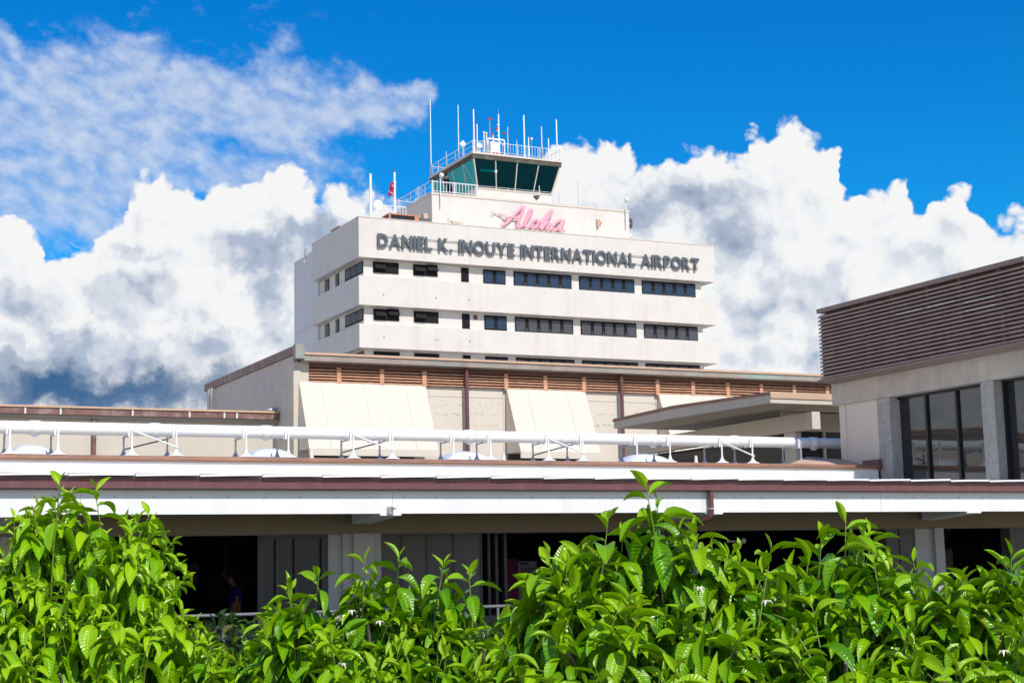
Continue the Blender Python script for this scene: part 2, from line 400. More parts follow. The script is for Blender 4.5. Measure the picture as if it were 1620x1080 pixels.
# interior
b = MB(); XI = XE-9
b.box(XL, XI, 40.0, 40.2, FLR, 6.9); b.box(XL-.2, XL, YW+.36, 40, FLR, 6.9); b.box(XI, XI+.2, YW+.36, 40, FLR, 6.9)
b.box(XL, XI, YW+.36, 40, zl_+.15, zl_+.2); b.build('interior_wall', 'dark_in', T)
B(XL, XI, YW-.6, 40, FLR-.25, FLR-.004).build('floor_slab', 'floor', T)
B(XL, XI, YW+.3, YW+.6, 0, FLR-.26).build('lower_wall', 'concrete', T)
for q in (6.8, 12.4, 18.0): B(q, q+.5, YW-.5, YW-.1, 0, FLR-.26).build('lower_column', 'concrete', T)

# gallery railing
YR_ = YW-.3
rl = thing('guard_rail', (13, YR_, FLR), 'long grey handrail along the open gallery floor behind the tree tops', 'railing')
MB().tube([(XL, YR_, zrail), (XI, YR_, zrail)], .028, 10).build('handrail', 'railgrey', rl)
for x in np.arange(XL+.5, XI, 1.5):
    B(x-.02, x+.02, YR_-.02, YR_+.02, FLR, zrail-.02).build('post', 'railgrey', rl)
    if x < XI-1.5: B(x+.03, x+1.47, YR_-.005, YR_+.005, FLR+.1, zrail-.14).build('infill_panel', 'blackframe', rl)

# ------------------------------------------------------------------ things inside the gallery
pc = onY(303, 906, 39.9)
o = thing('wall_picture', (pc.x, 39.96, pc.z-.35), 'small framed green picture on the dark wall left of the person in blue', 'picture')
B(pc.x-.19, pc.x+.19, 39.94, 39.985, pc.z-.26, pc.z+.26).build('frame', 'wood_dark', o)
B(pc.x-.13, pc.x+.13, 39.925, 39.938, pc.z-.2, pc.z+.2).build('print', 'artgreen', o)
pc = onY(361, 925, 39.9)
o = thing('display_board', (pc.x, 39.96, pc.z-.5), 'wide dim patterned display board on the wall behind the person in blue', 'display')
B(pc.x-.55, pc.x+.45, 39.94, 39.985, pc.z-.42, pc.z+.36).build('board', 'dark_in', o)
b = MB()
for i in range(60):
    xx = pc.x+random.uniform(-.5, .4); zz = pc.z+random.uniform(-.38, .32); w = random.uniform(.01, .035)
    b.box(xx, xx+w, 39.925, 39.938, zz, zz+w*random.uniform(.5, 1.5))
b.build('pinned_card', 'artgreen', o)
for k, (px, py, lab) in enumerate(((397, 845, 'tiny warm ceiling spot over the gallery opening above the person in blue'), (860, 873, 'tiny warm spot lamp in the dark opening above the magenta poster'), (893, 870, 'tiny warm spot lamp deep in the dark opening, right of its twin'))):
    yy = YW+.5 if k == 0 else 36
    pp = onY(px, py, yy)
    tag(MB().ball((0, 0, 0), .012 if k == 0 else .02).lathe((0, 0, .005), [(.014, 0), (.022, .03), (.02, .06)], 12).build('spot_lamp', 'spark', base=(0, 0, 0)), lab, 'lamp').location = pp
# poster stand
pp = onY(835, 902, 31)
o = thing('poster_stand', (pp.x, 31, FLR), 'upright poster stand with magenta picture and white text panel in the dark opening', 'poster')
B(pp.x-.23, pp.x+.22, 31, 31.04, 5.28, 6.22).build('text_panel', 'poster_w', o)
B(pp.x-.60, pp.x-.235, 31.0, 31.04, 5.2, 6.28).build('picture_panel', 'poster_m', o)
def textmesh(s, size, ext=.01, off=0, bevel=0, shear=0):
    cu = bpy.data.curves.new('txt', 'FONT'); cu.body = s; cu.size = size; cu.extrude = ext; cu.offset = off; cu.shear = shear
    cu.bevel_depth = bevel; cu.resolution_u = 4
    ob = bpy.data.objects.new('txt', cu); COL.objects.link(ob); bpy.context.view_layer.update()
    me = bpy.data.meshes.new_from_object(ob.evaluated_get(bpy.context.evaluated_depsgraph_get()))
    bpy.data.objects.remove(ob); bpy.data.curves.remove(cu); return me
b = MB(); rr = random.Random(3)
for i, (z, h) in enumerate(((6.15, .045), (6.06, .02), (6.02, .02), (5.98, .02), (5.94, .02), (5.84, .06), (5.42, .03))):
    x = pp.x-.18
    while x < pp.x+(.14 if h < .04 else .02):
        w = rr.uniform(.03, .09); b.box(x, min(x+w, pp.x+.18), 30.99, 30.998, z, z+h); x += w+.02
b.build('lettering', 'ink', o)
B(pp.x-.5, pp.x+.2, 30.95, 31.1, FLR, FLR+.04).box(pp.x-.1, pp.x-.06, 31.0, 31.04, FLR+.04, 5.28).build('base', 'dark_frame', o)
# dim shop sign far inside
pp = onY(1150, 856, 36); b = MB(); x = pp.x
for i, w in enumerate((.07, .05, .05, .05, .03, .05, .05)):
    b.lathe((x+w/2, 36, pp.z), [(w/2, 0), (w/2, .02)], 10, 'y'); x += w+.012
sg = b.build('shop_sign', 'faint', base=(pp.x, 36, pp.z))
tag(sg, 'dim shop sign with a round emblem in the black opening right of the downpipe', 'sign')
MB().lathe((x+.12, 36, pp.z+.01), [(.07, 0), (.07, .02)], 18, 'y').build('emblem', 'faint', sg)
pp = onY(1194, 847, 36)
tag(B(pp.x, pp.x+.32, 36, 36.02, pp.z-.012, pp.z+.006).box(pp.x+.36, pp.x+.40, 36, 36.02, pp.z-.01, pp.z+.008).build('light_strip', 'faint', base=tuple(pp)), 'faint thin lit strip high in the black opening above the leaves', 'lamp')

# person in the gallery (facing left, head bowed)
def person():
    base = onY(372, 968, 33.0); X, Y, Z = base.x, 33.0, FLR
    root = thing('person', (X, Y, Z), 'person in a blue short-sleeved shirt looking down in the dark gallery', 'person')
    def skin(name, verts, edges, rad, mat, sub=2, rootv=0):
        me = bpy.data.meshes.new(name); me.from_pydata(verts, edges, [])
        ob = bpy.data.objects.new(name, me); COL.objects.link(ob); ob.parent = root; me.materials.append(M[mat])
        md = ob.modifiers.new('skin', 'SKIN'); md.use_smooth_shade = True
        for i, r in enumerate(rad):
            rr_ = r if isinstance(r, tuple) else (r, r)
            me.skin_vertices[0].data[i].radius = rr_; me.skin_vertices[0].data[i].use_root = (i == rootv)
        sb = ob.modifiers.new('sub', 'SUBSURF'); sb.levels = sb.render_levels = sub; return ob
    v = [(0, 0, .95), (0, 0, 1.15), (-.01, 0, 1.32), (-.03, 0, 1.43), (-.07, 0, 1.50), (-.11, 0, 1.56), (-.13, 0, 1.66)]
    r = [(.15, .11), (.14, .10), (.16, .11), (.09, .08), .055, (.085, .075), (.085, .075)]
    e = [(i, i+1) for i in range(6)]
    def chain(start, pts, rads):
        prev = start
        for p, q in zip(pts, rads): v.append(p); r.append(q); e.append((prev, len(v)-1)); prev = len(v)-1
        return prev
    for s in (-1, 1):
        el = (-.03 if s < 0 else .05, s*.23, 1.12); ha = (-.10, s*.21, .88)
        h = chain(2, [(0, s*.17, 1.38), el, ha, (-.12, s*.20, .82)], [.055, .042, .027, .03])
        for k in range(4):
            a = (k-1.5)*.018
            chain(h, [(-.13+a*.3, s*.20+a, .765-.004*abs(k-1.5)), (-.14+a*.3, s*.195+a, .735)], [.009, .007])
        chain(h, [(-.155, s*.185, .80), (-.17, s*.18, .775)], [.010, .008])
        f = chain(0, [(0, s*.10, .86), (-.01, s*.11, .48), (.02, s*.11, .09), (-.10, s*.12, .045), (-.17, s*.12, .03)], [.085, .055, .04, .035, .025])
    skin('body', v, e, r, 'skin')
    nose = MB().ball((X-.215, Y, Z+1.60), .018, 8, (1, .7, 1.3)); nose.build('nose', 'skin', root)
    for s in (-1, 1):
        MB().ball((X-.20, Y+s*.032, Z+1.635), .010, 8).build('eye', 'flagwhite', root)
        MB().ball((X-.12, Y+s*.082, Z+1.60), .025, 8, (.8, .3, 1.2)).build('ear', 'skin', root)
    MB().ball((X-.11, Y, Z+1.68), .108, 16, (1.0, .86, .82)).build('hair', 'hair', root)
    v2 = [(0, 0, .92), (0, 0, 1.15), (-.01, 0, 1.32), (-.03, 0, 1.42)]; e2 = [(0, 1), (1, 2), (2, 3)]; r2 = [(.175, .13), (.17, .125), (.185, .13), (.10, .09)]
    for s in (-1, 1):
        n = len(v2); v2 += [(0, s*.18, 1.385), (0, s*.225, 1.20)]; e2 += [(2, n), (n, n+1)]; r2 += [.07, .065]
    skin('shirt', v2, e2, r2, 'blueshirt')
    v3 = [(0, 0, .94)]; e3 = []; r3 = [(.165, .12)]
    for s in (-1, 1):
        n = len(v3); v3 += [(0, s*.10, .84), (-.01, s*.11, .48), (.02, s*.11, .09)]; e3 += [(0, n), (n, n+1), (n+1, n+2)]; r3 += [.10, .07, .06]
    skin('trousers', v3, e3, r3, 'trouser')
person()
pp = onY(357, 907, 38.5)
o = MB().ball(tuple(pp), .10, 20, (1.15, 1, .85)).lathe((pp.x, pp.y, pp.z), [(.012, .07), (.012, 6.75-pp.z)], 8)  # round orange blob beside the head, built as an ornament, not a lamp
tag(o.build('orange_ornament', 'orange_obj', base=tuple(pp)), 'round orange ornament hanging beside the head of the person in blue', 'lamp')

# small camera on the fascia
pp = onY(620, 806, GF-.1)
o = thing('security_camera', (pp.x, GF, zfb), 'small grey security camera clamped to the white fascia edge', 'camera')
B(pp.x-.04, pp.x+.02, GF-.09, GF-.003, zfb-.01, zfb+.10).build('mount', 'steel', o, bevel=.004)
MB().lathe((pp.x+.03, GF-.16, zfb+.09), [(.02, 0), (.034, .02), (.036, .08), (.03, .13)], 14, 'y').build('housing', 'whitem', o)

# ================================================================== roof pipe
PY, PZ, PR = 30.3, 8.855, .122
P = thing('roof_pipe', (13, PY, 8.34), 'long white pipe on paired stands running along the low roof', 'pipe')
xw = 25.6
MB().tube([(XL, PY, PZ), (xw, PY, PZ)], PR, 28).build('pipe', 'pipe', P)
for px in (-70, 55, 245, 421, 585, 742, 889, 1032, 1161, 1286):
    x = onY(px, 680, PY).x
    cp = MB().tube([(x-.10, PY, PZ), (x-.095, PY, PZ), (x+.095, PY, PZ), (x+.10, PY, PZ)], [PR+.002, PR+.016, PR+.016, PR+.002], 28).build('coupling', 'pipe', P)
    B(x-.05, x+.05, PY-.03, PY+.03, PZ-PR-.05, PZ-PR-.005).build('bolt_lug', 'pipe', cp)
    MB().tube([(x-.13, PY, PZ), (x-.115, PY, PZ)], PR+.006, 24).build('joint_ring', 'pipe', cp)
front = [15.4, 91.9, 208.9, 279, 389.6, 456.3, 559, 621, 717.5, 776, 867.8, 922, 1007.5, 1059.7, 1141.7, 1190, 1267]
back = [6.5, 80.6, 195.5, 264.6, 372.7, 438.5, 540, 600.5, 697, 754, 842.8, 897, 983, 1034, 1114, 1161.7, 1238]
YF, YB = 29.98, 30.62
def deck(y): return 8.335+(y-30)*.0106 if y >= 30 else 8.17+(y-28.3)*(.165/1.7)
def stand(px, Y, fr):
    x = onY(px, 705, Y).x; z0 = deck(Y); mt = 'pipe' if fr else 'steel'
    s = MB().tube([(x, Y, z0+.06), (x, Y, PZ+(.02 if fr else -.02))], .019, 10).build('support_stand', mt, P)
    MB().lathe((x, Y, z0-.005), [(.15, 0), (.15, .015), (.09, .035), (.045, .075), (.028, .12), (.022, .16)], 20).build('foot', mt, s)
    y2 = PY+(-.08 if fr else .08)
    MB().tube([(x-.06 if fr else x, Y, PZ-.02 if fr else PZ-.14), (x-.03, (Y+PY)/2, PZ-PR-.02), (x, PY, PZ-PR-.012)], .014, 8).build('clamp_arm', mt, s)
    if fr:
        MB().tube([(x-.07, PY, PZ), (x-.05, PY, PZ)], PR+.005, 24).build('pipe_ring', 'pipe', s)
        B(x-.075, x-.045, Y-.02, Y+.03, PZ-.16, PZ+.05).build('clamp_plate', 'pipe', s)
    return x
XF = [stand(p, YF, True) for p in front]; XB = [stand(p, YB, False) for p in back]
for a in (2, 6, 10, 14):
    MB().tube([(XF[a], YF-.03, PZ-.05), (XF[a+1]+.03, YF-.03, PZ-.36)], .017, 8).build('cross_brace', 'pipe', P)
    MB().tube([(XB[a], YB, PZ-.36), (XB[a+1], YB, PZ-.14)], .014, 8).build('cross_brace', 'steel_dark', P)

# skylight domes and small vents on the deck
for k, (a, b_, lab) in enumerate(((12, 82, 'shallow white skylight dome, leftmost one under the roof pipe'), (388, 460, 'shallow white skylight dome below the pipe in front of the grey stucco wall corner'),
                                  (698, 766, 'shallow white skylight dome below the pipe near the dark downpipe'), (982, 1050, 'shallow white skylight dome below the pipe under the sloping canopy tip'))):
    x0, x1 = onY(a, 715, 31.4).x, onY(b_, 715, 31.4).x; cx = (x0+x1)/2; w = (x1-x0)/2; z0 = deck(31.4)
    o = thing('skylight_dome', (cx, 31.4, z0), lab, 'skylight', 'skylight domes on the low roof')
    B(cx-w-.04, cx+w+.04, 31.4-.55, 31.4+.55, z0-.01, z0+.06).build('curb', 'whitem', o)
    b = MB(); n = 14; vs = []; fs = []
    for i in range(n+1):
        for j in range(n+1):
            u, v_ = 2*i/n-1, 2*j/n-1
            h = .21*(1-abs(u)**2.6)**.75*(1-abs(v_)**2.6)**.75
            vs.append((cx+u*w, 31.4+v_*.5, z0+.062+h))
    for i in range(n):
        for j in range(n): q = i*(n+1)+j; fs.append((q, q+n+1, q+n+2, q+1))
    b.add(vs, fs, True); b.build('dome', 'dome', o)
for px, lab in ((493, 'tiny white cone vent on the low roof below the cream awning'), (797, 'tiny white cone vent on the low roof right of the dark downpipe'), (1101, 'tiny white cone vent on the low roof before the sloping canopy')):
    x = onY(px, 722, 29.4).x; z0 = deck(29.4)
    tag(MB().lathe((x, 29.4, z0), [(.06, -.01), (.055, .01), (.04, .02), (.028, .15), (.02, .165)], 14).build('roof_vent', 'cream_panel', base=(x, 29.4, z0)), lab, 'vent')

# ================================================================== right building with louvre screen
R = thing('louvred_building', (24, 26, 0), 'raised concrete wing at right with brown louvre screen over tall dark windows', 'building')
XB2 = 40.0; YC = 29.35
Y0 = 22.75
B(XR, XB2, Y0, YC+.25, 9.655, 10.20).build('concrete_beam', 'concrete', R, bevel=.01)
def xcol(pa, pb, name='column', mat='concrete_rough', dx=-.0, dep=.5, top=9.652):
    ya, yb = onX(pa, 680, XR).y, onX(pb, 680, XR).y
    return B(XR+dx, XR+dep, min(ya, yb), max(ya, yb), 7.62, top).build(name, mat, R)
ycA0, ycA1 = onX(1389, 690, XR).y, onX(1409, 690, XR).y
ycB0, ycB1 = onX(1555, 690, XR).y, onX(1576, 690, XR).y
B(XR+.01, XR+.55, ycA1+.0, ycA0, 7.3, 9.652).build('column', 'concrete_rough', R, bevel=.015)
B(XR+.01, XR+.55, ycB1, ycB0, 7.3, 9.652).build('column', 'concrete_rough', R, bevel=.015)
yz = Y0; B(XR+.01, XR+.55, yz, yz+.3, 7.3, 9.652).build('column', 'concrete_rough', R)
B(XR+.07, XR+.3, ycA0+.004, YC-.02, 8.12, 9.652).build('panel_wall', 'cream_panel', R)
B(XR+.04, XR+.3, YC-.16, YC+.05, 8.2, 9.652).build('corner_post', 'cream_panel', R)
B(XR-.012, XR+.3, ycA0+.1, YC+.1, 8.05, 8.24).build('base_flashing', 'core', R)
def winbay(ya, yb, ms):
    lo, hi = min(ya, yb), max(ya, yb)
    w = B(XR+.30, XR+.33, lo, hi, 7.3, 9.652).build('window', 'glass_hall', R)
    f = MB(); f.box(XR+.24, XR+.299, lo, hi, 9.60, 9.651)
    for y in ms: f.box(XR+.245, XR+.299, y-.03, y+.03, 7.3, 9.60)
    f.build('frame', 'blackframe', w)
m1 = [onX(q, 680, XR+.2).y for q in (1418, 1463, 1512)]
winbay(ycA1-.002, ycB0+.002, m1+[ycB0+.04])
winbay(ycB1-.002, yz+.302, [onX(1589, 680, XR+.2).y])
B(XR+.35, XB2-.3, Y0+.2, YC, 6.3, 6.5).build('floor_slab', 'dark_in', R)
B(XR+1.2, XB2-.2, Y0+.05, YC+.2, 7.1, 7.3).build('lower_ledge', 'concrete', R)
B(XR+.35, XB2, YC+.0, YC+.2, 7.0, 9.652).build('end_wall', 'cream_panel', R)
B(XR+.56, XB2-.21, Y0+.05, Y0+.25, 7.6, 9.652).build('near_wall', 'concrete', R)
B(XB2-.2, XB2, Y0, YC, 0, 9.652).build('rear_wall', 'cream', R)
B(XR+.8, XB2-.3, 28.3, YC-.02, 0, 7.08).build('lower_storey', 'concrete', R)
# louvre screen : 22 blades on the left face and along the end
XLV = XR-.46; YLV = YC+.02; zt, zb = 11.80, 10.20
sc_ = MB(); NB = 17; pitch = (zt-zb-.1)/NB
for i in range(NB):
    z = zb+.06+i*pitch
    # blade : sloping down towards the outside, with a small drip lip
    for (yy0, yy1) in ((Y0, YLV+.0),):
        pr = [(XLV, z-.0), (XLV+.012, z-.010), (XLV+.125, z+pitch*.80), (XLV+.118, z+pitch*.80+.012), (XLV+.03, z+.040), (XLV-.002, z+.022)]
        sc_.prism([(a, c_) for a, c_ in pr], 'y', yy0, yy1+.0)
sc_.build('louvre_screen', 'louvre_brown', R)
# end returns: blades at the far end facing away
eb = MB()
for i in range(NB):
    z = zb+.06+i*pitch
    eb.prism([(YLV+.105, z+.001), (YLV+.093, z-.009), (YLV-.02, z+pitch*.80), (YLV-.012, z+pitch*.80+.012), (YLV+.107, z+.021)], 'x', XLV+.15, XB2-1)
eb.build('end_louvres', 'louvre_brown', R)
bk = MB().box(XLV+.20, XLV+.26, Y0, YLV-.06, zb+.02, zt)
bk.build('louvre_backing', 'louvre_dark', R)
for q in (1364, 1405, 1462, 1514, 1577):
    y = onX(q, 520, XLV).y; B(XLV+.13, XLV+.199, y-.035, y+.035, zb+.02, zt-.015).build('louvre_post', 'louvre_brown', R)
cp = MB().prism([(XLV-.015, zt-.012), (XLV+.5, zt-.012), (XLV+.5, zt+.10), (XLV-.015, zt+.085)], 'y', Y0, YLV+.02)
cp.build('roof_cap', 'cap_brown', R)
B(XLV+.5, XB2-.8, Y0, YLV, zt-.03, zt+.07).build('roof', 'roofgrey', R)
MB().prism([(XLV+.02, zb-.012), (XR+.1, zb-.05), (XR+.1, zb+.045), (XLV+.02, zb+.045), (XLV-.012, zb+.03), (XLV-.012, zb)], 'y', Y0, YLV+.12).build('lower_trim', 'cap_brown', R)
# a few bright sunlit strips seen between blades, sunlight put in as white slivers
st = MB()
for (pa, pb, py) in ((1417, 1458, 492.5), (1466, 1510, 482), (1526, 1575, 472), (1527, 1576, 485)):
    ya, yb = onX(pa, py, XLV-.008).y, onX(pb, py, XLV-.008).y; z = (onX(pa, py+3, XLV-.008).z+onX(pb, py-4, XLV-.008).z)/2
    i = round((z-zb-.06)/pitch); z = zb+.06+i*pitch
    st.box(XLV-.008, XLV-.003, yb, ya, z+.003, z+.016)
st.build('sunlit_strip', 'whitem', R)

# ================================================================== low left building
XBIG = 19.7
L = thing('low_cream_building', (8, 64, 0), 'low flat cream building with weathered maroon roof edge at left behind the pipe', 'building')
YL = 61.9; ztop = onY(442, 652, YL).z; zt2 = onY(0, 640, YL).z
zt_ = (ztop+zt2)/2
B(-30, XBIG-.02, YL+.35, YL+10, 0, zt_-.42).build('wall', 'cream', L)
B(-30, XBIG-.01, YL, YL+.12, zt_-.30, zt_-.05).build('roof_edge', 'maroon_old', L)
B(-30, XBIG-.01, YL-.05, YL+.3, zt_-.047, zt_+.03).build('drip_edge', 'tan', L)
B(-30, XBIG-.02, YL+.12, YL+10, zt_-.418, zt_-.05).build('roof', 'roofgrey', L)
x = onY(149, 690, YL+.2).x
MB().tube([(x, YL+.24, zt_-.3), (x, YL+.24, 8.0)], .09, 12).build('downpipe', 'maroon_old', L)
b = MB()
for q in (40, 96, 150+60, 300, 355, 375): xx = onY(q, 650, YL).x; b.box(xx-.03, xx+.03, YL-.012, YL, zt_-.3, zt_-.05)
b.build('edge_joint', 'whitem', L)
x = onY(437, 645, YL).x
MB().ball((x, YL+.5, zt_+.12), .2, 10, (1.8, 1, .6)).build('roof_cowl', 'steel', L)

# ================================================================== hall with cedar louvres and splayed awnings
H = thing('hall_building', (32, 66, 0), 'cream hall with cedar louvre strip, splayed awnings and grey stucco side wall', 'building')
YH = 60.0; ZR = 14.80; XH1 = 60.0
zr2 = 15.13
yback = onX(327, 606, XBIG).y
B(XBIG+.22, XH1, YH+.30, yback-.2, 0, 13.0).build('wall', 'cream', H)
B(XBIG+.02, XBIG+.21, YH+.12, yback, 0, 14.78).build('side_wall', 'hallgrey', H)
B(XBIG-.02, XBIG+.62, YH+.0, YH+.6, 0, 14.50).build('corner_pier', 'cream', H)
zbk = onX(327, 606, XBIG).z
side = MB().hexa([(XBIG-.06, YH-.1, 14.79), (XBIG+.3, YH-.1, 14.79), (XBIG+.3, yback+.2, 14.79), (XBIG-.06, yback+.2, 14.79),
                  (XBIG-.06, YH-.1, zr2), (XBIG+.3, YH-.1, zr2), (XBIG+.3, yback+.2, zr2), (XBIG-.06, yback+.2, zr2)])
side.build('side_flashing', 'maroon_old', H)
B(XBIG-.07, XBIG+.3, YH-.42, YH-.102, 14.60, zr2+.05).build('corner_flashing', 'verdigris', H)
b = MB()
for q in (333, 337.5): y = onX(q, 640, XBIG).y; b.box(XBIG-.12, XBIG+.02, y-.12, y+.12, 8, 14.80)
b.build('side_downpipe', 'cream_panel', H)
B(XBIG+.3, XH1, YH-.40, YH-.15, ZR-.28, ZR-.045).build('roof_edge', 'verdigris', H)
B(XBIG+.3, XH1, YH-.45, YH+.2, ZR-.042, ZR+.05).build('drip_edge', 'tan', H)
B(XBIG+.301, XH1, YH-.14, yback, ZR-.30, ZR-.046).build('roof', 'roofgrey', H)
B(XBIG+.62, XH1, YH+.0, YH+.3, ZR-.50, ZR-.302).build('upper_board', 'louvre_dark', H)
zl0, zl1 = 13.72, ZR-.50
lou = MB(); nl = 5; ph_ = (zl1-zl0)/nl
for i in range(nl):
    z = zl0+.01+i*ph_; lou.prism([(YH-.0, z), (YH+.03, z), (YH+.10, z+.035), (YH+.10, z+.055), (YH-.0, z+.048)], 'x', XBIG+.64, XH1)
lou.build('cedar_louvres', 'louvre_orange', H)
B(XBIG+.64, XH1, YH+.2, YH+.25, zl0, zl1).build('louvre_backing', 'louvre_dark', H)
for q in (536, 604, 671, 800, 862, 923, 1039, 1095, 1150, 1203, 1255, 1307):
    x = onY(q, 590, YH).x; B(x-.09, x+.09, YH-.04, YH+.02, zl0-.06, zl1+.03).build('louvre_mullion', 'louvre_orange', H)
# main panels below the louvres
B(XBIG+.62, XH1, YH+.13, YH+.30, 9.0, zl0-.003).build('panel_wall', 'cream_panel', H)
b = MB()
zj = onY(700, 627, YH+.1).z
b.box(XBIG+.7, XH1, YH+.118, YH+.13, zj, zj+.03)
for q in (681, 798, 927, 1040): x = onY(q, 640, YH).x; b.box(x-.02, x+.02, YH+.117, YH+.129, 9, zl0-.01)
b.build('panel_joint', 'hallgrey', H)
b = MB(); rr = random.Random(5)
for q0, q1 in ((690, 735), (745, 798), (932, 980), (990, 1038)):
    for i in range(22):
        p = onY(rr.uniform(q0, q1), rr.choice((653, 655, 672, 640))+rr.uniform(-1, 1), YH+.12); b.box(p.x-.025, p.x+.025, YH+.115, YH+.13, p.z-.02, p.z+.02)
b.build('form_tie_mark', 'hallgrey', H)
# splayed awnings (wedges)
def awning(pxa, pxb, seams):
    xa, xb = onY(pxa, 610, YH).x, onY(pxb, 610, YH).x
    z0, z1 = zl0-.01, 10.95; out = 1.25
    a = MB().hexa([(xa, YH-out, z1), (xb, YH-out, z1), (xb, YH+.10, z1+.0), (xa, YH+.10, z1),
                   (xa, YH-.02, z0), (xb, YH-.02, z0), (xb, YH+.11, z0), (xa, YH+.11, z0)])
    w = a.build('awning', 'cream_panel', H)
    s = MB()
    for i in range(1, seams):
        x = xa+(xb-xa)*i/seams; t_ = .018 if i % 2 else .007
        s.hexa([(x-t_, YH-out-.006, z1+.01), (x+t_, YH-out-.006, z1+.01), (x+t_, YH-out+.02, z1+.01), (x-t_, YH-out+.02, z1+.01),
                (x-t_, YH-.026, z0-.01), (x+t_, YH-.026, z0-.01), (x+t_, YH, z0-.01), (x-t_, YH, z0-.01)])
    s.build('seam', 'hallgrey', w)
    B(xa, xb, YH-out-.03, YH-out+.06, z1-.28, z1-.003).build('lower_lip', 'cream_panel', w)
    B(xa+.06, xb-.5, YH+.05, YH+.125, 9.0, z1-.02).build('recess', 'dark_frame', w)
awning(473, 673, 6); awning(801, 925, 4); awning(1041, 1240, 6)
for q in (738, 983):
    x = onY(q, 640, YH-.1).x
    MB().tube([(x, YH-.16, ZR-.28), (x, YH-.16, 9)], .085, 12).build('downpipe', 'maroon', H)
b = MB()
for q0 in (850, 1300): x = onY(q0, 700, YH-.1).x; b.box(x-.12, x+.12, YH-.3, YH-.1, 9, 10.4)
b.build('vent_duct', 'steel_dark', H)

# ================================================================== sloping canopy building
YK = 38.0
pc = onY(1218, 621, YK); XK = pc.x
K = thing('canopy_building', (XK+6, 44, 0), 'small cream pavilion with a deep sloping flat canopy and copper edge before the hall', 'building')
yk_b = onX(971, 663, XK).y; yk_m = onX(1064, 643, XK).y
zf = pc.z; zm = onX(1064, 643, XK).z; zbk = onX(971, 664, XK).z
th = zf-onY(1218, 637, YK).z
prof = [(YK, zf-th), (yk_m, zm-.38), (yk_b, zbk-.30), (yk_b, zbk), (yk_m, zm), (YK, zf)]
MB().prism(prof, 'x', XK, XK+16).build('canopy_slab', 'canopy', K)
prof2 = [(YK-.03, zf-.06), (yk_m, zm-.07), (yk_b+.03, zbk-.07), (yk_b+.03, zbk+.03), (yk_m, zm+.03), (YK-.03, zf+.03)]
MB().prism([(a, c_) for a, c_ in prof2], 'x', XK-.03, XK-.002).build('copper_edge', 'copper', K)
B(XK-.001, XK+16, YK-.03, YK-.004, zf-.16, zf+.03).build('front_edge', 'tan', K)
B(XK-.001, XK+16, YK-.003, YK+.2, zf+.002, zf+.03).build('top_edge', 'tan', K)
# beam under, posts, dark openings
XKB = onX(1290, 670, 0.001+XK+1.5).x if False else XK+1.55
zb0 = onX(1290, 655, XKB).z
yA = onX(1284, 650, XKB).y; yBk = onX(1034, 700, XKB).y
B(XKB, XKB+.3, yA, yBk+2, zb0-.42, zb0+.10).build('beam', 'canopy', K)
wl = XKB+.04
B(wl, wl+.2, yA+.9, yA+1.5, 7.6, zb0-.425).build('post', 'canopy', K)
B(wl+.5, wl+.52, yA+1.5, yBk+2, 7.6, zb0-.425).build('side_glazing', 'glass_store', K)
B(XK+2.6, XK+15, YK+2.2, YK+2.22, 8.0, zb0-.3).build('front_glazing', 'glass_store', K)
B(XK+1.9, XK+15, YK+2.1, YK+2.19, zb0-.29, zf-th-.02).build('upper_wall', 'canopy', K)
b = MB()
for q in (1304,): x = onY(q, 680, YK+2.1).x; b.box(x-.04, x+.04, YK+2.1, YK+2.19, 8, zb0-.3)
b.build('mullion', 'canopy', K)
B(XK+.9, XK+15, YK+1.2, yBk+3, 6, 8.32).build('lower_wall', 'cream', K)
B(XK+.9, XK+15, YK+1.1, YK+1.199, 8.30, 8.42).build('ledge', 'maroon_old', K)
B(XK+2.65, XK+15, YK+4.2, YK+4.3, 6, zf-.6).build('rear_wall', 'dark_in', K)

# ================================================================== control tower
TY = 118.0; X0, X1 = 44.24, 78.50
C_ = thing('control_tower_building', (61, 124, 0), 'tall white airport block with stacked balcony bands and glass control cab on top', 'building')
RC = .62; YE = 129.68
bands = [(31.53, 34.83), (27.60, 30.0), (24.11, 26.06), (20.4, 22.3)]
for i, (z0, z1) in enumerate(bands):
    xr = X1+.03*i
    B(X0, xr, TY, YE, z0, z1).build('spandrel_band', 'white', C_)
    if i == 0: B(X0-.03, xr+.03, TY-.03, YE+.02, z1+.002, z1+.07).build('parapet_cap', 'white_trim', C_)
B(X0+RC, X1-1.1, TY+RC, YE-.02, 15, 31.5).build('recessed_wall', 'white', C_)
B(X0+.45, X0+6, YE-.3, 136.0, 10, 34.45).build('stair_core', 'core', C_)
b = MB(); b.box(X0+.43, X0+.45, 131, 136.0, 27.8, 27.84); b.box(X0+.43, X0+.45, 131, 136, 32.9, 32.94); b.build('core_joint', 'hallgrey', C_)
pp = onX(484, 409, X0+.4); 
MB().tube([(X0+.3, pp.y-.6, pp.z+.9), (X0+.3, pp.y-.2, pp.z+.9), (X0+.3, pp.y+.3, pp.z-.3)], .06, 8).tube([(X0+.44, pp.y, pp.z-.4), (X0+.1, pp.y-.5, pp.z-.4)], .06, 8).build('wall_bracket', 'core', C_)
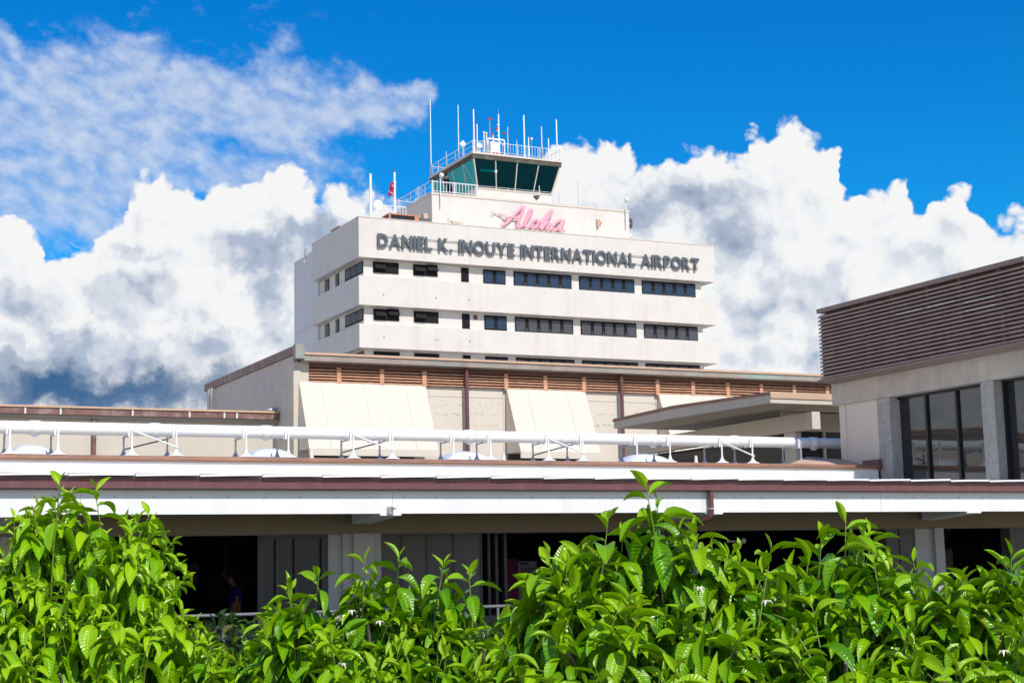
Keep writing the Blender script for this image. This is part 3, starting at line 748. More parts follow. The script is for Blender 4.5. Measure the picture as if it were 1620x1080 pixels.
# windows
YWN = TY+RC
tops = {0: 31.42, 1: 27.50, 2: 24.0}
def window(pa, pb, z0, z1, n, mat, sash=0):
    xa, xb = onY(pa, 450, YWN).x, onY(pb, 450, YWN).x
    w = MB().box(xa, xb, YWN-.06, YWN-.005, z0, z1).build('window', 'frame', C_)
    g = MB()
    for i in range(n):
        a = xa+(xb-xa)*i/n; c = xa+(xb-xa)*(i+1)/n; g.box(a+.17 if i else a+.09, c-.17 if i < n-1 else c-.09, YWN-.075, YWN-.061, z0+.12, z1-.17)
    g.build('pane', mat, w)
    if n > 2:
        s = MB()
        for i in range(1, n): a = xa+(xb-xa)*i/n; s.box(a-.07, a+.07, YWN-.078, YWN-.061, z0+.1, z0+.40)
        s.build('mullion_foot', 'dark_frame', w)
    if sash:   # awning sashes tilted open
        for i in range(2):
            a = xa+(xb-xa)*i/2+.1; c = xa+(xb-xa)*(i+1)/2-.06
            if sash == 2 and i == 1: continue
            zo = z0+.45+(.12 if i else 0)
            sb = MB().hexa([(a, YWN-.42, zo-.12), (c, YWN-.42, zo-.12), (c, YWN-.36, zo-.16), (a, YWN-.36, zo-.16),
                            (a, YWN-.08, zo+.42), (c, YWN-.08, zo+.42), (c, YWN-.05, zo+.40), (a, YWN-.05, zo+.40)]).build('open_sash', 'frame', w)
            tag(sb, 'tilted open sash')
    return w
def z_at(px, py): return onY(px, py, YWN).z
R1 = [(812, 903), (915, 1002), (1014, 1098)]
for row in range(3):
    zt_w = tops[row]; h = 1.36
    zb_w = zt_w-h
    hs = z_at(610, 430) if row == 0 else None
    dx = (0, 2, 4)[row]
    sk = (.02, .035, .05)[row]
    pa = lambda q: q+sk*(q-568)*.13
    window(pa(590), pa(630.5), zt_w-1.0, zt_w-.06, 2, 'black', 2 if row == 0 else (1 if row == 1 else 0))
    window(pa(653.5), pa(692), zt_w-1.0, zt_w-.06, 2, 'black', 1 if row == 0 else (2 if row == 1 else 0))
    window(pa(764), pa(799), zt_w-1.32, zt_w-.08, 2, 'glass_blue')
    for a, c in R1: window(pa(a), pa(c), zt_w-1.40, zt_w-.06, 5, 'glass_blue' if row == 0 else 'glass_grey')
    xa, xb = onY(pa(729), 440, YWN).x, onY(pa(741), 440, YWN).x
    v = B(xa, xb, YWN-.04, YWN-.005, zt_w-1.35, zt_w-.06).build('louvre_vent', 'frame', C_)
    s = MB()
    for i in range(9): s.box(xa+.06, xb-.06, YWN-.055, YWN-.041, zt_w-1.25+i*.13, zt_w-1.20+i*.13)
    s.build('slat', 'frame', v)
    if row == 1:
        xa, xb = onY(749, 498, YWN).x, onY(755, 498, YWN).x; B(xa, xb, YWN-.04, YWN-.005, zt_w-.5, zt_w-.12).build('small_vent', 'louvre_dark', C_)
    # left face windows
    XF_ = X0+RC
    for (a, c, dz) in ((546.5, 575.2, 1.05), (531.5, 536.5, 1.2), (514.5, 521, 1.6)):
        ya, yb = onX(a, 450, XF_).y, onX(c, 450, XF_).y
        w = B(XF_-.06, XF_-.005, min(ya, yb), max(ya, yb), zt_w-dz, zt_w-.06).build('window', 'frame', C_)
        g = MB(); n = 3 if a > 540 else 1
        lo, hi = min(ya, yb), max(ya, yb)
        for i in range(n): g.box(XF_-.07, XF_-.061, lo+(hi-lo)*i/n+.06, lo+(hi-lo)*(i+1)/n-.06, zt_w-dz+.1, zt_w-.14)
        g.build('pane', 'glass_dim', w)
    # recessed wall joints
b = MB()
for x in (onY(907, 450, YWN).x, onY(1007, 450, YWN).x): b.box(x-.03, x+.03, YWN-.012, YWN, 24.2, 31.4)
b.build('wall_joint', 'white_trim', C_)
# drain spouts on the bands
for z, q in ((28.5, (607, 690, 742)), (25.0, (607, 690, 742))):
    for px in q:
        x = onY(px, 470, TY).x; MB().lathe((x, TY-.12, z+.1), [(.07, .04), (.07, .12)], 10, 'y').build('drain_spout', 'white_trim', C_)

# upper block (behind the pink sign)
UY = 121.0; ua, ub = 52.04, 71.5
B(ua, ub, UY, 129.4, 34.0, 38.06).build('upper_block', 'white', C_)
B(ua-.05, ub+.05, UY-.05, 129.5, 38.063, 38.25).build('upper_cap', 'white_trim', C_)
# roof of the main block
B(X0+.3, X1-.3, TY+.3, YE-.3, 34.0, 34.3).build('main_roof', 'roofgrey', C_)
# left step block behind
p1 = onX(626, 339, ua)
# upper roof railings
def railing(pts, h, post, bal, mat='whitem', name='roof_railing', r=.035, nb=0):
    m_ = MB()
    for a, c in zip(pts[:-1], pts[1:]):
        a, c = Vector(a), Vector(c); L_ = (c-a).length; d_ = (c-a)/L_
        up = Vector((0, 0, h)); m_.tube([a+up, c+up], r, 6); m_.tube([a+up*.15, c+up*.15], r*.7, 6)
        if not bal: m_.tube([a+up*.55, c+up*.55], r*.7, 6)
        n = max(1, round(L_/post))
        for i in range(n+1): q = a+d_*L_*i/n; m_.tube([q, q+up], r*1.1, 6)
        if bal:
            n = max(1, round(L_/bal))
            for i in range(n): q = a+d_*L_*(i+.5)/n; m_.tube([q+up*.15, q+up], r*.55, 5, cap=False)
    return m_.build(name, mat, C_)
zc = 38.25
xq = onY(754, 300, UY+.1).x
railing([(ua+.1, UY+.1, zc), (xq, UY+.1, zc)], 1.0, 2.6, .3, r=.05)
railing([(xq, UY+.1, zc), (ub-3, UY+.1, zc)], 1.0, 3.0, 0, r=.018, name='wire_railing')
railing([(ua+.1, UY+.1, zc), (ua+.1, 129.2, zc)], 1.1, 1.6, 0, r=.03)
railing([(ua+.1, 129.2, zc), (ua+5, 129.2, zc)], 1.1, 1.6, 0, r=.03)
# cab
rx0, rx1, ry0, ry1 = 56.68, 65.50, 122.5, 132.2; rz0, rz1 = 42.10, 42.50
bl = onY(755.2, 296.1, ry0+.9); br = onY(872.5, 307, ry0+.9)
cx0, cx1, cy0, cy1, cz = bl.x, br.x, ry0+.9, ry1-.9, (bl.z+br.z)/2
B(cx0, cx1, cy0, cy1, 38.26, cz-.12).build('cab_base', 'white', C_)
B(cx0-.06, cx1+.06, cy0-.06, cy1+.06, cz-.117, cz+.0).build('cab_sill', 'white_trim', C_)
tx0, tx1, ty0, ty1 = rx0+.12, rx1-.12, ry0+.12, ry1-.12
cb = MB()
def lerp(a, c, t): return a+(c-a)*t
def pane(pA, pB, qA, qB, name='cab_pane'):
    # pA,pB bottom ; qA,qB top ; thin slab
    pA, pB, qA, qB = map(Vector, (pA, pB, qA, qB)); n = (pB-pA).cross(qA-pA).normalized()*.03
    return MB().hexa([pA, pB, pB+n, pA+n, qA, qB, qB+n, qA+n]).build(name, 'glass_cab', C_)
fr_t = [0, .235, .49, .745, 1]
sides = [((cx0, cy0), (cx1, cy0), (tx0, ty0), (tx1, ty0), 4, 'f'), ((cx0, cy1), (cx0, cy0), (tx0, ty1), (tx0, ty0), 4, 'l'),
         ((cx1, cy0), (cx1, cy1), (tx1, ty0), (tx1, ty1), 4, 'r'), ((cx1, cy1), (cx0, cy1), (tx1, ty1), (tx0, ty1), 4, 'b')]
e_ = .0
for (a, c, ta, tc, n, nm) in sides:
    for i in range(n):
        t0, t1 = i/n+.012, (i+1)/n-.012
        if nm == 'l' and i == 1: t0 = t0+.14
        pane((lerp(a[0], c[0], t0), lerp(a[1], c[1], t0), cz+.01), (lerp(a[0], c[0], t1), lerp(a[1], c[1], t1), cz+.01),
             (lerp(ta[0], tc[0], t0), lerp(ta[1], tc[1], t0), rz0-.01), (lerp(ta[0], tc[0], t1), lerp(ta[1], tc[1], t1), rz0-.01))
    for i in range(n):
        t = i/n
        MB().tube([(lerp(a[0], c[0], t), lerp(a[1], c[1], t), cz), (lerp(ta[0], tc[0], t), lerp(ta[1], tc[1], t), rz0-.005)], .085 if i == 0 else .06, 8).build('cab_mullion', 'white_trim', C_)
MB().tube([(cx0-.02, cy0+.1, cz+.05), (tx0+.0, ty0+2.1, rz0-.05)], .035, 6).build('diagonal_reflection', 'white_trim', C_)  # thin tube standing in for a diagonal reflection in the left glass
# cab interior
ci = MB(); ci.box(tx0+.25, tx1-.25, ty0+.25, ty1-.25, rz0-.12, rz0-.02); ci.build('cab_ceiling', 'whitem', C_)
ci = MB(); ci.box(cx0+.3, cx1-.3, cy0+.3, cy0+1.1, cz-.1, cz+.55); ci.box(cx0+3, cx1-3.2, cy0+3, cy1-3, cz-.1, cz+1.1); ci.box(cx0+.3, cx0+1.0, cy0+1.2, cy1-1, cz-.1, cz+.5)
ci.box(cx1-1.0, cx1-.6, cy0+1.5, cy0+3.2, cz, cz+1.7)
ci.build('cab_console', 'dark_frame', C_)
B(cx0+1.3, cx0+3.0, cy0+2.0, cy0+2.15, rz0-.25, rz0-.17).build('strip_light', 'tube', C_)
# cab roof : dark stained fascia with a cream top trim
B(rx0, rx1, ry0, ry1, rz0, rz1).build('cab_roof', 'fasciadk', C_)
B(rx0-.06, rx1+.06, ry0-.06, ry1+.06, rz1+.003, rz1+.17).build('cab_roof_trim', 'white_trim', C_)
zr = rz1+.175
railing([(rx0+.05, ry0+.05, zr), (rx1-.05, ry0+.05, zr)], 1.02, 2.2, .27, r=.026, name='cab_roof_railing')
railing([(rx0+.05, ry0+.05, zr), (rx0+.05, ry1-.05, zr)], 1.02, 2.0, 0, r=.032, name='cab_roof_railing')
railing([(rx0+.05, ry1-.05, zr), (rx1-.05, ry1-.05, zr)], 1.02, 2.2, .5, r=.03, name='cab_roof_railing')
railing([(rx1-.05, ry0+.05, zr), (rx1-.05, ry1-.05, zr)], 1.02, 2.2, .5, r=.03, name='cab_roof_railing')

# antennas on the cab roof : (px, top y, Y, radius, base z, label)
AG = 'whip antennas on the control cab roof'
ant = [(680.5, 157, 131.9, .05, zr, 'tallest thin white antenna at the far left corner of the cab roof'),
       (724.5, 166, 127.0, .05, zr, 'thin white antenna with thick foot on the left side of the cab roof'),
       (749, 173, 122.9, .075, zr, 'stout white antenna on the near corner of the cab roof'),
       (754.5, 196, 123.9, .06, zr, 'short white antenna just right of the stout corner one'),
       (803, 201, 124.4, .035, zr, 'thin grey antenna carrying a small dark sensor arm'),
       (828.5, 182, 122.9, .075, zr, 'tall stout white antenna at the middle of the front railing'),
       (836, 217, 123.3, .06, zr, 'very short stout rod right of the tall middle antenna'),
       (856.5, 200, 123.0, .05, zr, 'medium white antenna between the middle and right corner ones'),
       (867.5, 219, 123.2, .06, zr, 'short white rod near the right corner antenna'),
       (880, 189, 122.8, .07, zr, 'tall white antenna on the right corner of the cab roof'),
       (817.5, 222, 123.6, .03, zr, 'tiny thin rod on the front railing right of the white box'),
       (706, 239, 129, .03, zr, 'small thin rod on the left rail beside the far left antenna')]
for px, ty, Y, r, z0, lab in ant:
    tp = onY(px, ty, Y); x = tp.x
    o = thing('antenna', (x, Y, z0), lab, 'antenna', AG)
    MB().tube([(x, Y, z0+.5), (x, Y, tp.z-.12), (x, Y, tp.z)], [r, r*.85, r*.5], 8).build('whip', 'whitem', o)
    MB().tube([(x, Y, z0), (x, Y, z0+1.2 if tp.z-z0 > 2 else z0+.5)], r*1.35, 8).build('mast_foot', 'steel' if r < .06 else 'whitem', o)
    if px == 803:
        MB().tube([(x, Y, z0+2.6), (x-.6, Y, z0+2.55)], .04, 6).tube([(x-.2, Y, z0+2.52), (x-.75, Y, z0+2.66)], [.12, .02], 6).build('sensor', 'steel_dark', o)
# lamp masts
for px, ty, Y, ry_, lab in ((774.7, 189, 124.5, (189,), 'thin mast with one red obstruction lamp on top'), (788.5, 181, 124.2, (203,), 'thick central mast with a red lamp halfway up')):
    tp = onY(px, ty, Y); x = tp.x
    o = thing('obstruction_light_mast', (x, Y, zr), lab, 'mast')
    r = .05 if px < 780 else .09
    MB().tube([(x, Y, zr), (x, Y, tp.z)], [r, r*.7], 8).build('mast', 'steel' if px < 780 else 'whitem', o)
    if px > 780:
        lp = onY(785, 204, Y); MB().ball(tuple(lp), .12, 10, (1, 1, 1.3)).build('red_lamp', 'red', o)
        MB().tube([(x-.2, Y, lp.z-.2), (x, Y, lp.z-.2)], .03, 6).build('arm', 'whitem', o)
        MB().tube([(x, Y, tp.z), (x, Y, tp.z+.5)], .02, 6).build('tip', 'steel', o)
        for zz in (2.2, 2.7, 3.2): B(x-.16, x+.05, Y-.03, Y+.03, zr+zz, zr+zz+.06).build('rung', 'whitem', o)
    else:
        MB().ball((x-.12, Y, tp.z+.02), .09, 10, (1, 1, 1.2)).build('red_lamp', 'red', o); MB().ball((x+.12, Y, tp.z+.02), .09, 10, (1, 1, 1.2)).build('red_lamp', 'red', o)
# white cabinet and equipment frame
pa, pb = onY(775, 240, 123.4), onY(789.5, 224, 123.4)
o = thing('equipment_cabinet', ((pa.x+pb.x)/2, 123.6, zr), 'white equipment box with open frame on the front of the cab roof', 'cabinet')
B(pa.x, pb.x, 123.2, 123.7, zr+.15, zr+1.3).build('cabinet', 'whitem', o, bevel=.02)
B(pa.x+.2, pa.x+.42, 123.15, 123.2, zr+.2, zr+.32).box(pa.x+.5, pa.x+.75, 123.15, 123.2, zr+.2, zr+.32).build('red_plug', 'red', o)
x2 = onY(801, 230, 123.4).x
f = MB()
for xx in (pa.x, x2): f.box(xx-.05, xx+.05, 123.75, 123.85, zr, zr+1.75)
f.box(pa.x, x2, 123.75, 123.85, zr+1.68, zr+1.8); f.box(pa.x, x2, 123.76, 123.84, zr+.3, zr+.38)
f.tube([(pa.x, 123.8, zr+1.2), (pa.x+.8, 123.8, zr+1.7)], .04, 6).tube([(x2, 123.8, zr+1.2), (x2-.7, 123.8, zr+1.7)], .04, 6)
f.build('open_frame', 'whitem', o)
for i, q in enumerate((765.5, 769.5, 780)):
    tp = onY(q, 211+i, 124.0); o = thing('small_sensor', (tp.x, 124, zr), ('small pale sensor rod, left of the pair by the white box', 'small pale sensor rod, right of the pair by the white box', 'small red-tipped sensor above the white box')[i], 'sensor')
    MB().tube([(tp.x, 124, zr), (tp.x, 124, tp.z)], .06, 6).build('rod', 'whitem', o); MB().ball((tp.x, 124, tp.z+.05), .1, 8, (1, 1, 1.3)).build('tip', 'red' if i == 2 else 'whitem', o)
tp = onY(757, 230, 123.2); o = thing('siren', (tp.x, 123.2, zr), 'white bulky horn unit inside the near corner of the roof railing', 'siren')
MB().lathe((tp.x, 123.0, zr+.75), [(.1, .3), (.16, .15), (.28, 0)], 12, 'y').build('horn', 'whitem', o); B(tp.x-.18, tp.x+.2, 123.2, 123.5, zr, zr+.6).build('body', 'whitem', o)
tp = onY(732.5, 228, 125.5); o = thing('diamond_marker', (tp.x, 125.5, zr), 'white diamond plate on a pole by the left roof railing', 'sign')
MB().hexa([(tp.x-.34, 125.48, tp.z), (tp.x, 125.48, tp.z-.36), (tp.x+.34, 125.48, tp.z), (tp.x, 125.48, tp.z+.36), (tp.x-.34, 125.52, tp.z), (tp.x, 125.52, tp.z-.36), (tp.x+.34, 125.52, tp.z), (tp.x, 125.52, tp.z+.36)]).build('plate', 'whitem', o)
MB().tube([(tp.x, 125.54, zr), (tp.x, 125.54, tp.z)], .035, 6).build('pole', 'whitem', o)
tp = onY(841, 220, 123.4); o = thing('ball_sensor', (tp.x, 123.4, zr), 'little white ball on a thin grey rod on the front railing', 'sensor')
MB().ball(tuple(tp), .13, 12).build('ball', 'whitem', o); MB().tube([(tp.x, 123.4, zr), (tp.x, 123.4, tp.z)], .02, 6).build('rod', 'steel', o)
# whip rods on the upper block roof
for k, (px, ty, by) in enumerate(((914, 288, 325), (853, 294, 318), (884, 304, 322))):
    tp = onY(px, ty, UY+.5); o = thing('thin_rod', (tp.x, UY+.5, zc), ('hair-thin dark rod at the right end of the wire railing', 'short white rod in front of the cab window corner', 'short dark rod between the cab and the right end of the wire railing')[k], 'antenna')
    MB().tube([(tp.x, UY+.5, zc), (tp.x, UY+.5, tp.z)], .02 if k != 1 else .035, 6).build('rod', 'steel' if k != 1 else 'whitem', o)
    B(tp.x-.08, tp.x+.08, UY+.42, UY+.58, zc, zc+.12).build('foot', 'steel', o)
tp = onY(848, 313, UY+.4); o = thing('floodlight', (tp.x, UY+.4, zc), 'dark downturned floodlight on a pole on the upper block roof edge', 'lamp')
MB().tube([(tp.x, UY+.4, zc), (tp.x, UY+.4, zc+1.0)], .04, 6).build('pole', 'whitem', o); MB().lathe((tp.x, UY+.3, tp.z-.2), [(.08, 0), (.34, .30), (.30, .36)], 12).build('head', 'steel_dark', o)
# corner cctv units on the upper block
for k, (px, lab) in enumerate(((697, 'white dome camera on an arm at the left corner of the upper block'), (989.5, 'white dome camera on a short mast at the right end of the upper block'))):
    x = onY(px, 310, UY-.2).x; o = thing('dome_camera', (x, UY-.2, 38.0), lab, 'camera')
    MB().tube([(x, UY-.2, 36.6 if k else 37.0), (x, UY-.2, 39.6 if k == 0 else 39.0)], .05, 8).build('arm', 'whitem', o)
    MB().ball((x+.1, UY-.25, 39.75 if k == 0 else 39.15), .22, 12).build('head', 'whitem', o)
    MB().tube([(x, UY-.2, 37.2), (x, UY+.0, 37.2)], .04, 6).tube([(x, UY-.2, 37.9), (x, UY, 37.9)], .04, 6).build('bracket', 'steel', o)
x = onY(997, 345, UY).x; o = thing('wall_dish', (ub+.2, UY+.3, 36.9), 'small grey dish on the right end wall of the upper block', 'dish')
MB().lathe((ub+.25, UY+.3, 37.1), [(.5, 0), (.45, .12), (.1, .16)], 16, 'x').build('reflector', 'steel', o); MB().tube([(ub, UY+.3, 37.1), (ub+.3, UY+.3, 37.1)], .05, 6).build('arm', 'whitem', o)
MB().ball((ub+.15, UY+.1, 35.9), .16, 10).build('lamp', 'whitem', o)
# wall fittings
x = onY(945, 352, UY).x; z = onY(945, 352, UY).z; o = thing('wall_light', (x, UY, z), 'small tan wall light on the upper block right of the pink word', 'lamp')
B(x-.12, x+.10, UY-.25, UY, z-.45, z+.25).build('box', 'tan', o); B(x+.1, x+.35, UY-.3, UY-.05, z-.05, z+.1).build('arm', 'tan', o)
for px, lab in ((722, 'thin white sign bracket on the upper block wall left of the pink word'), (790, 'small pale bracket touching the pink word on its left')):
    p = onY(px, 352 if px < 750 else 340, UY); o = thing('wall_bracket', tuple(p), lab, 'bracket')
    MB().tube([(p.x-.75, UY-.05, p.z+.15), (p.x+.6, UY-.4, p.z-.05)], .05, 6).tube([(p.x-.1, UY, p.z), (p.x+.6, UY-.4, p.z-.3)], .04, 6).build('arm', 'white_trim', o)
    B(p.x-.8, p.x-.65, UY-.1, UY, p.z-.15, p.z+.3).build('plate', 'white_trim', o)

# left terrace of the main block roof : pole, dish, flag, louvre box, rail
zmr = 34.3
tp = onY(586, 275, 119.5); o = thing('dish_mast', (tp.x, 119.5, zmr), 'white mast with round white dish at the left end of the main roof', 'mast')
MB().tube([(tp.x, 119.5, zmr), (tp.x, 119.5, tp.z)], [.14, .10], 10).build('mast', 'whitem', o)
dz = onY(595, 325, 119.5); MB().lathe((dz.x+.05, 119.1, dz.z), [(.12, .3), (.33, .18), (.40, .05), (.40, 0)], 22, 'y').build('dish', 'whitem', o)
MB().tube([(tp.x, 119.5, dz.z), (dz.x, 119.4, dz.z)], .06, 6).build('dish_arm', 'whitem', o)
tp = onY(624, 271, 124); o = thing('flagpole', (tp.x, 124, zmr), 'white flagpole on the main roof left of the upper block', 'flagpole')
MB().tube([(tp.x, 124, zmr), (tp.x, 124, tp.z)], [.14, .09], 10).build('pole', 'whitem', o); MB().ball((tp.x, 124, tp.z), .13, 10).build('finial', 'steel_dark', o)
for yy in (290, 296): MB().tube([(tp.x-.1, 124, onY(624, yy, 124).z), (tp.x+.1, 124, onY(624, yy, 124).z)], .12, 8).build('collar', 'flagwhite', o)
# hanging flag with stripes
fl = MB(); nu, nv = 9, 14; pt = onY(623.5, 284, 124); vs = []
A0 = onY(623.5, 286, 124); A1 = onY(622, 311, 124); B0 = onY(618, 291, 124); B1 = onY(611.5, 309, 124)
for i in range(nu+1):
    s = i/nu
    for j in range(nv+1):
        t = j/nv
        p = (A0*(1-t)+A1*t)*(1-s)+(B0.lerp(B1, t**.8))*s
        vs.append((p.x, 124+.16*math.sin(s*9+t*2.5)*(.3+s), p.z+.06*math.sin(t*7+s*4)))
for i in range(nu):
    for j in range(nv):
        q = i*(nv+1)+j; fl.cur = [0, 0, 0, 2, 1, 0, 0, 2][int((j+i*.6)) % 8] if j > 1 else 0
        fl.add([vs[q], vs[q+1], vs[q+nv+2], vs[q+nv+1]], [(0, 1, 2, 3)], True)
fo = fl.build('flag', ['flagred', 'flagwhite', 'flagblue'], base=tuple(pt)); tag(fo, 'limp red, white and navy striped flag hanging from the roof flagpole', 'flag')
so = fo.modifiers.new('solid', 'SOLIDIFY'); so.thickness = .02
pa, pb = onY(617, 347, 119.2), onY(661, 351, 119.2)
o = thing('rooftop_unit', ((pa.x+pb.x)/2, 119.9, zmr), 'dark rooftop unit with an orange frame behind the parapet left corner', 'rooftop unit')
B(pa.x, pb.x, 119.25, 121.0, zmr, pa.z+.42).build('casing', 'blackframe', o)
f = MB(); zt9 = pa.z+.42
f.box(pa.x-.1, pb.x+.1, 119.15, 121.1, zt9+.003, zt9+.12); f.box(pa.x-.12, pa.x+.06, 119.15, 119.245, zmr, zt9); f.box(pb.x-.3, pb.x+.12, 119.15, 119.245, zmr, zt9)
f.build('frame', 'awn', o)
pa = onX(531, 365, X0+1.0)
o = thing('roof_hatch', (X0+1.3, 124.6, 34.3), 'small brown hatch box above the left side parapet', 'hatch')
B(X0+.5, X0+1.9, 123.9, 125.9, 34.3, 35.25).build('box', 'wood_dark', o); B(X0+.42, X0+1.98, 123.85, 125.95, 35.253, 35.36).build('lid', 'awn', o)
p = onY(672, 342, 119.4); o = thing('roof_beacon', (p.x, 119.4, zmr), 'small cream lamp box at the foot of the upper block wall', 'lamp')
B(p.x-.2, p.x+.2, 119.2, 119.6, zmr, p.z+.2).build('box', 'tan', o); B(p.x-.5, p.x+.45, 119.15, 119.7, zmr, p.z-.25).build('tray', 'steel_dark', o)
xa, xb = onY(604, 330, 120.5).x, onY(628, 330, 120.5).x
o = thing('terrace_railing', (xa, 120.5, zmr), 'white ladder-like railing by the flagpole on the main roof', 'railing')
m_ = MB(); zq = onY(604, 325, 120.5).z
m_.tube([(xa, 120.5, zq), (xb+.8, 120.5, zq)], .045, 6)
for i in range(9): x = xa+(xb+.8-xa)*i/8; m_.tube([(x, 120.5, zmr), (x, 120.5, zq)], .035, 6)
m_.tube([(xa, 120.5, zq), (xa-.2, 124, zq)], .04, 6)
m_.build('rails', 'whitem', o)

# ------------------------------------------------------------------ the wall signs
S = thing('airport_name_sign', (60, TY-.2, 32.6), 'dark grey raised letters DANIEL K. INOUYE INTERNATIONAL AIRPORT on the top band', 'sign')
txt = 'DANIEL K. INOUYE INTERNATIONAL AIRPORT'
YS = TY-.17
xs0 = onY(597, 380, YS).x; xs1 = onY(1106, 417, YS).x
zb_ = (onY(600, 390, YS).z+onY(1098, 426.5, YS).z)/2
cap = onY(600, 370, YS).z-onY(600, 390.5, YS).z
items = []; cur = 0
for ch in txt:
    if ch == ' ': cur += .36; continue
    me = textmesh(ch, 1.0, .045, .036)
    n = len(me.vertices); a = np.empty(n*3); me.vertices.foreach_get('co', a); a = a.reshape(-1, 3)
    mn, mx = a[:, 0].min(), a[:, 0].max()
    items.append((me, a, cur-mn, ch)); cur += (mx-mn)+.062
tot = cur-.062; capu = max(a[:, 1].max() for _, a, _, c in items if c == 'D')
sx = (xs1-xs0)/tot; sz = cap/capu
for me, a, off, ch in items:
    b_ = np.empty_like(a); b_[:, 0] = xs0+(a[:, 0]+off)*sx-S.location.x; b_[:, 1] = -a[:, 2]*1.0+YS-S.location.y; b_[:, 2] = zb_+a[:, 1]*sz-S.location.z
    me.vertices.foreach_set('co', b_.ravel()); me.materials.clear(); me.materials.append(M['letter']); me.update()
    ob = bpy.data.objects.new('letter', me); COL.objects.link(ob); ob.parent = S
for zz in (zb_+cap*.80, zb_+cap*.13):
    MB().box(xs0+.3, xs1-.2, TY-.10, TY-.07, zz-.018, zz+.018).build('mounting_rail', 'fasciadk', S)
sp = MB()
for x in np.arange(xs0+.5, xs1, 1.9): sp.box(x-.03, x+.03, TY-.07, TY, zb_+cap*.77, zb_+cap*.82); sp.box(x-.03, x+.03, TY-.07, TY, zb_+cap*.1, zb_+cap*.15)
sp.build('stand_off', 'tan', S)

A = thing('script_sign', (62, UY-.2, 35.5), 'large pink script word Aloha on the upper block wall', 'sign')
def zpt(x, y): return onY(780+x/7.043, 310+y/7.043, UY-.22)
def spline(pts, n=8):
    out = []; P_ = [Vector((*p, 0)) for p in pts]
    for i in range(len(P_)-1):
        p0 = P_[max(i-1, 0)]; p1 = P_[i]; p2 = P_[i+1]; p3 = P_[min(i+2, len(P_)-1)]
        for k in range(n):
            t = k/n; out.append(.5*((2*p1)+(p2-p0)*t+(2*p0-5*p1+4*p2-p3)*t*t+(3*p1-p0-3*p2+p3)*t**3))
    out.append(P_[-1]); return out
strokes = {'A': [[(96, 338), (150, 300), (215, 240), (275, 175), (338, 112)], [(342, 110), (322, 190), (292, 262), (282, 318), (262, 345)],
                 [(262, 345), (238, 345)], [(262, 345), (300, 345), (335, 318)], [(142, 262), (175, 238), (240, 244), (300, 238)]],
           'l': [[(300, 345), (345, 325), (385, 265), (425, 195), (430, 152), (410, 165), (378, 240), (355, 310), (368, 345), (400, 348), (430, 320)]],
           'o': [[(498, 262), (455, 275), (428, 320), (440, 358), (475, 352), (503, 310), (500, 268), (512, 298), (545, 285)]],
           'h': [[(520, 362), (560, 290), (610, 210), (655, 155)], [(655, 155), (640, 215), (590, 285), (548, 350), (535, 378)], [(540, 375), (580, 322), (620, 298), (625, 325), (598, 368), (618, 384), (655, 360)]],
           'a': [[(785, 282), (745, 272), (690, 310), (655, 358), (672, 386), (712, 372), (760, 318), (795, 275)], [(795, 275), (770, 330), (745, 378), (762, 400), (800, 378)]]}
for ch, ss in strokes.items():
    b = MB()
    for k, s_ in enumerate(ss):
        pts = spline(s_); n = len(pts); P3 = [zpt(p.x, p.y)+Vector((0, -.012*k, 0)) for p in pts]
        rad = []
        for i in range(n):
            d_ = (P3[min(i+1, n-1)]-P3[max(i-1, 0)]); down = abs(d_.z)/max(1e-6, d_.length)
            rad.append((.070+.086*down)*(1.0 if 0 < i < n-1 else .75))
        b.tube(P3, rad, 12, flat=(Vector((0, 1, 0)), .5))
    b.build('letter', 'pink', A)
b = MB()
for q in ((260, 300), (380, 300), (470, 330), (600, 330), (720, 340)): p = zpt(*q); b.box(p.x-.04, p.x+.04, UY-.19, UY, p.z-.04, p.z+.04)
b.build('stand_off', 'tan', A)

# ================================================================== vegetation
def leaf_batch(Pb, D, U, Lh, Wd, droop, fold, age, rnd, roll, NS=7):
    """many curved, folded leaves at once. Pb base, D initial direction, U reference up (n,3)"""
    n = len(Pb); ts = np.linspace(0, 1, NS+1)
    S_ = np.cross(D, U); S_ /= np.linalg.norm(S_, axis=1)[:, None]+1e-9
    N_ = np.cross(S_, D)
    cr, sr = np.cos(roll)[:, None], np.sin(roll)[:, None]
    S2 = S_*cr+N_*sr; N2 = -S_*sr+N_*cr
    pos = Pb.copy(); dirv = D.copy(); seg = Lh/NS
    cols = np.array([-1, -.55, 0, .55, 1]); V = np.empty((n, NS+1, 5, 3), np.float32)
    UV = np.empty((n, NS+1, 5, 2), np.float32)
    for i, t in enumerate(ts):
        tt = max(0, (t-.10)/.90)
        w = 0 if t < .08 else math.sin(math.pi*min(1, tt**.82))**.8*(1-.25*tt)
        if t < .08: w = .06
        if i == NS: w = .0
        sd_ = S2; nn = np.cross(sd_, dirv); nn /= np.linalg.norm(nn, axis=1)[:, None]+1e-9
        for j, c in enumerate(cols):
            wave = .10*np.sin(t*9+rnd*20+(1 if c > 0 else 2.2))*abs(c)
            off = sd_*(c*w*Wd*np.cos(fold))[:, None]+nn*((abs(c)*np.sin(fold)+wave)*w*Wd)[:, None]
            V[:, i, j] = pos+off
            UV[:, i, j, 0] = c; UV[:, i, j, 1] = t
        dirv = dirv+np.array([0, 0, -1.])*(droop/NS)[:, None]; dirv /= np.linalg.norm(dirv, axis=1)[:, None]
        pos = pos+dirv*seg[:, None]
    return V, UV
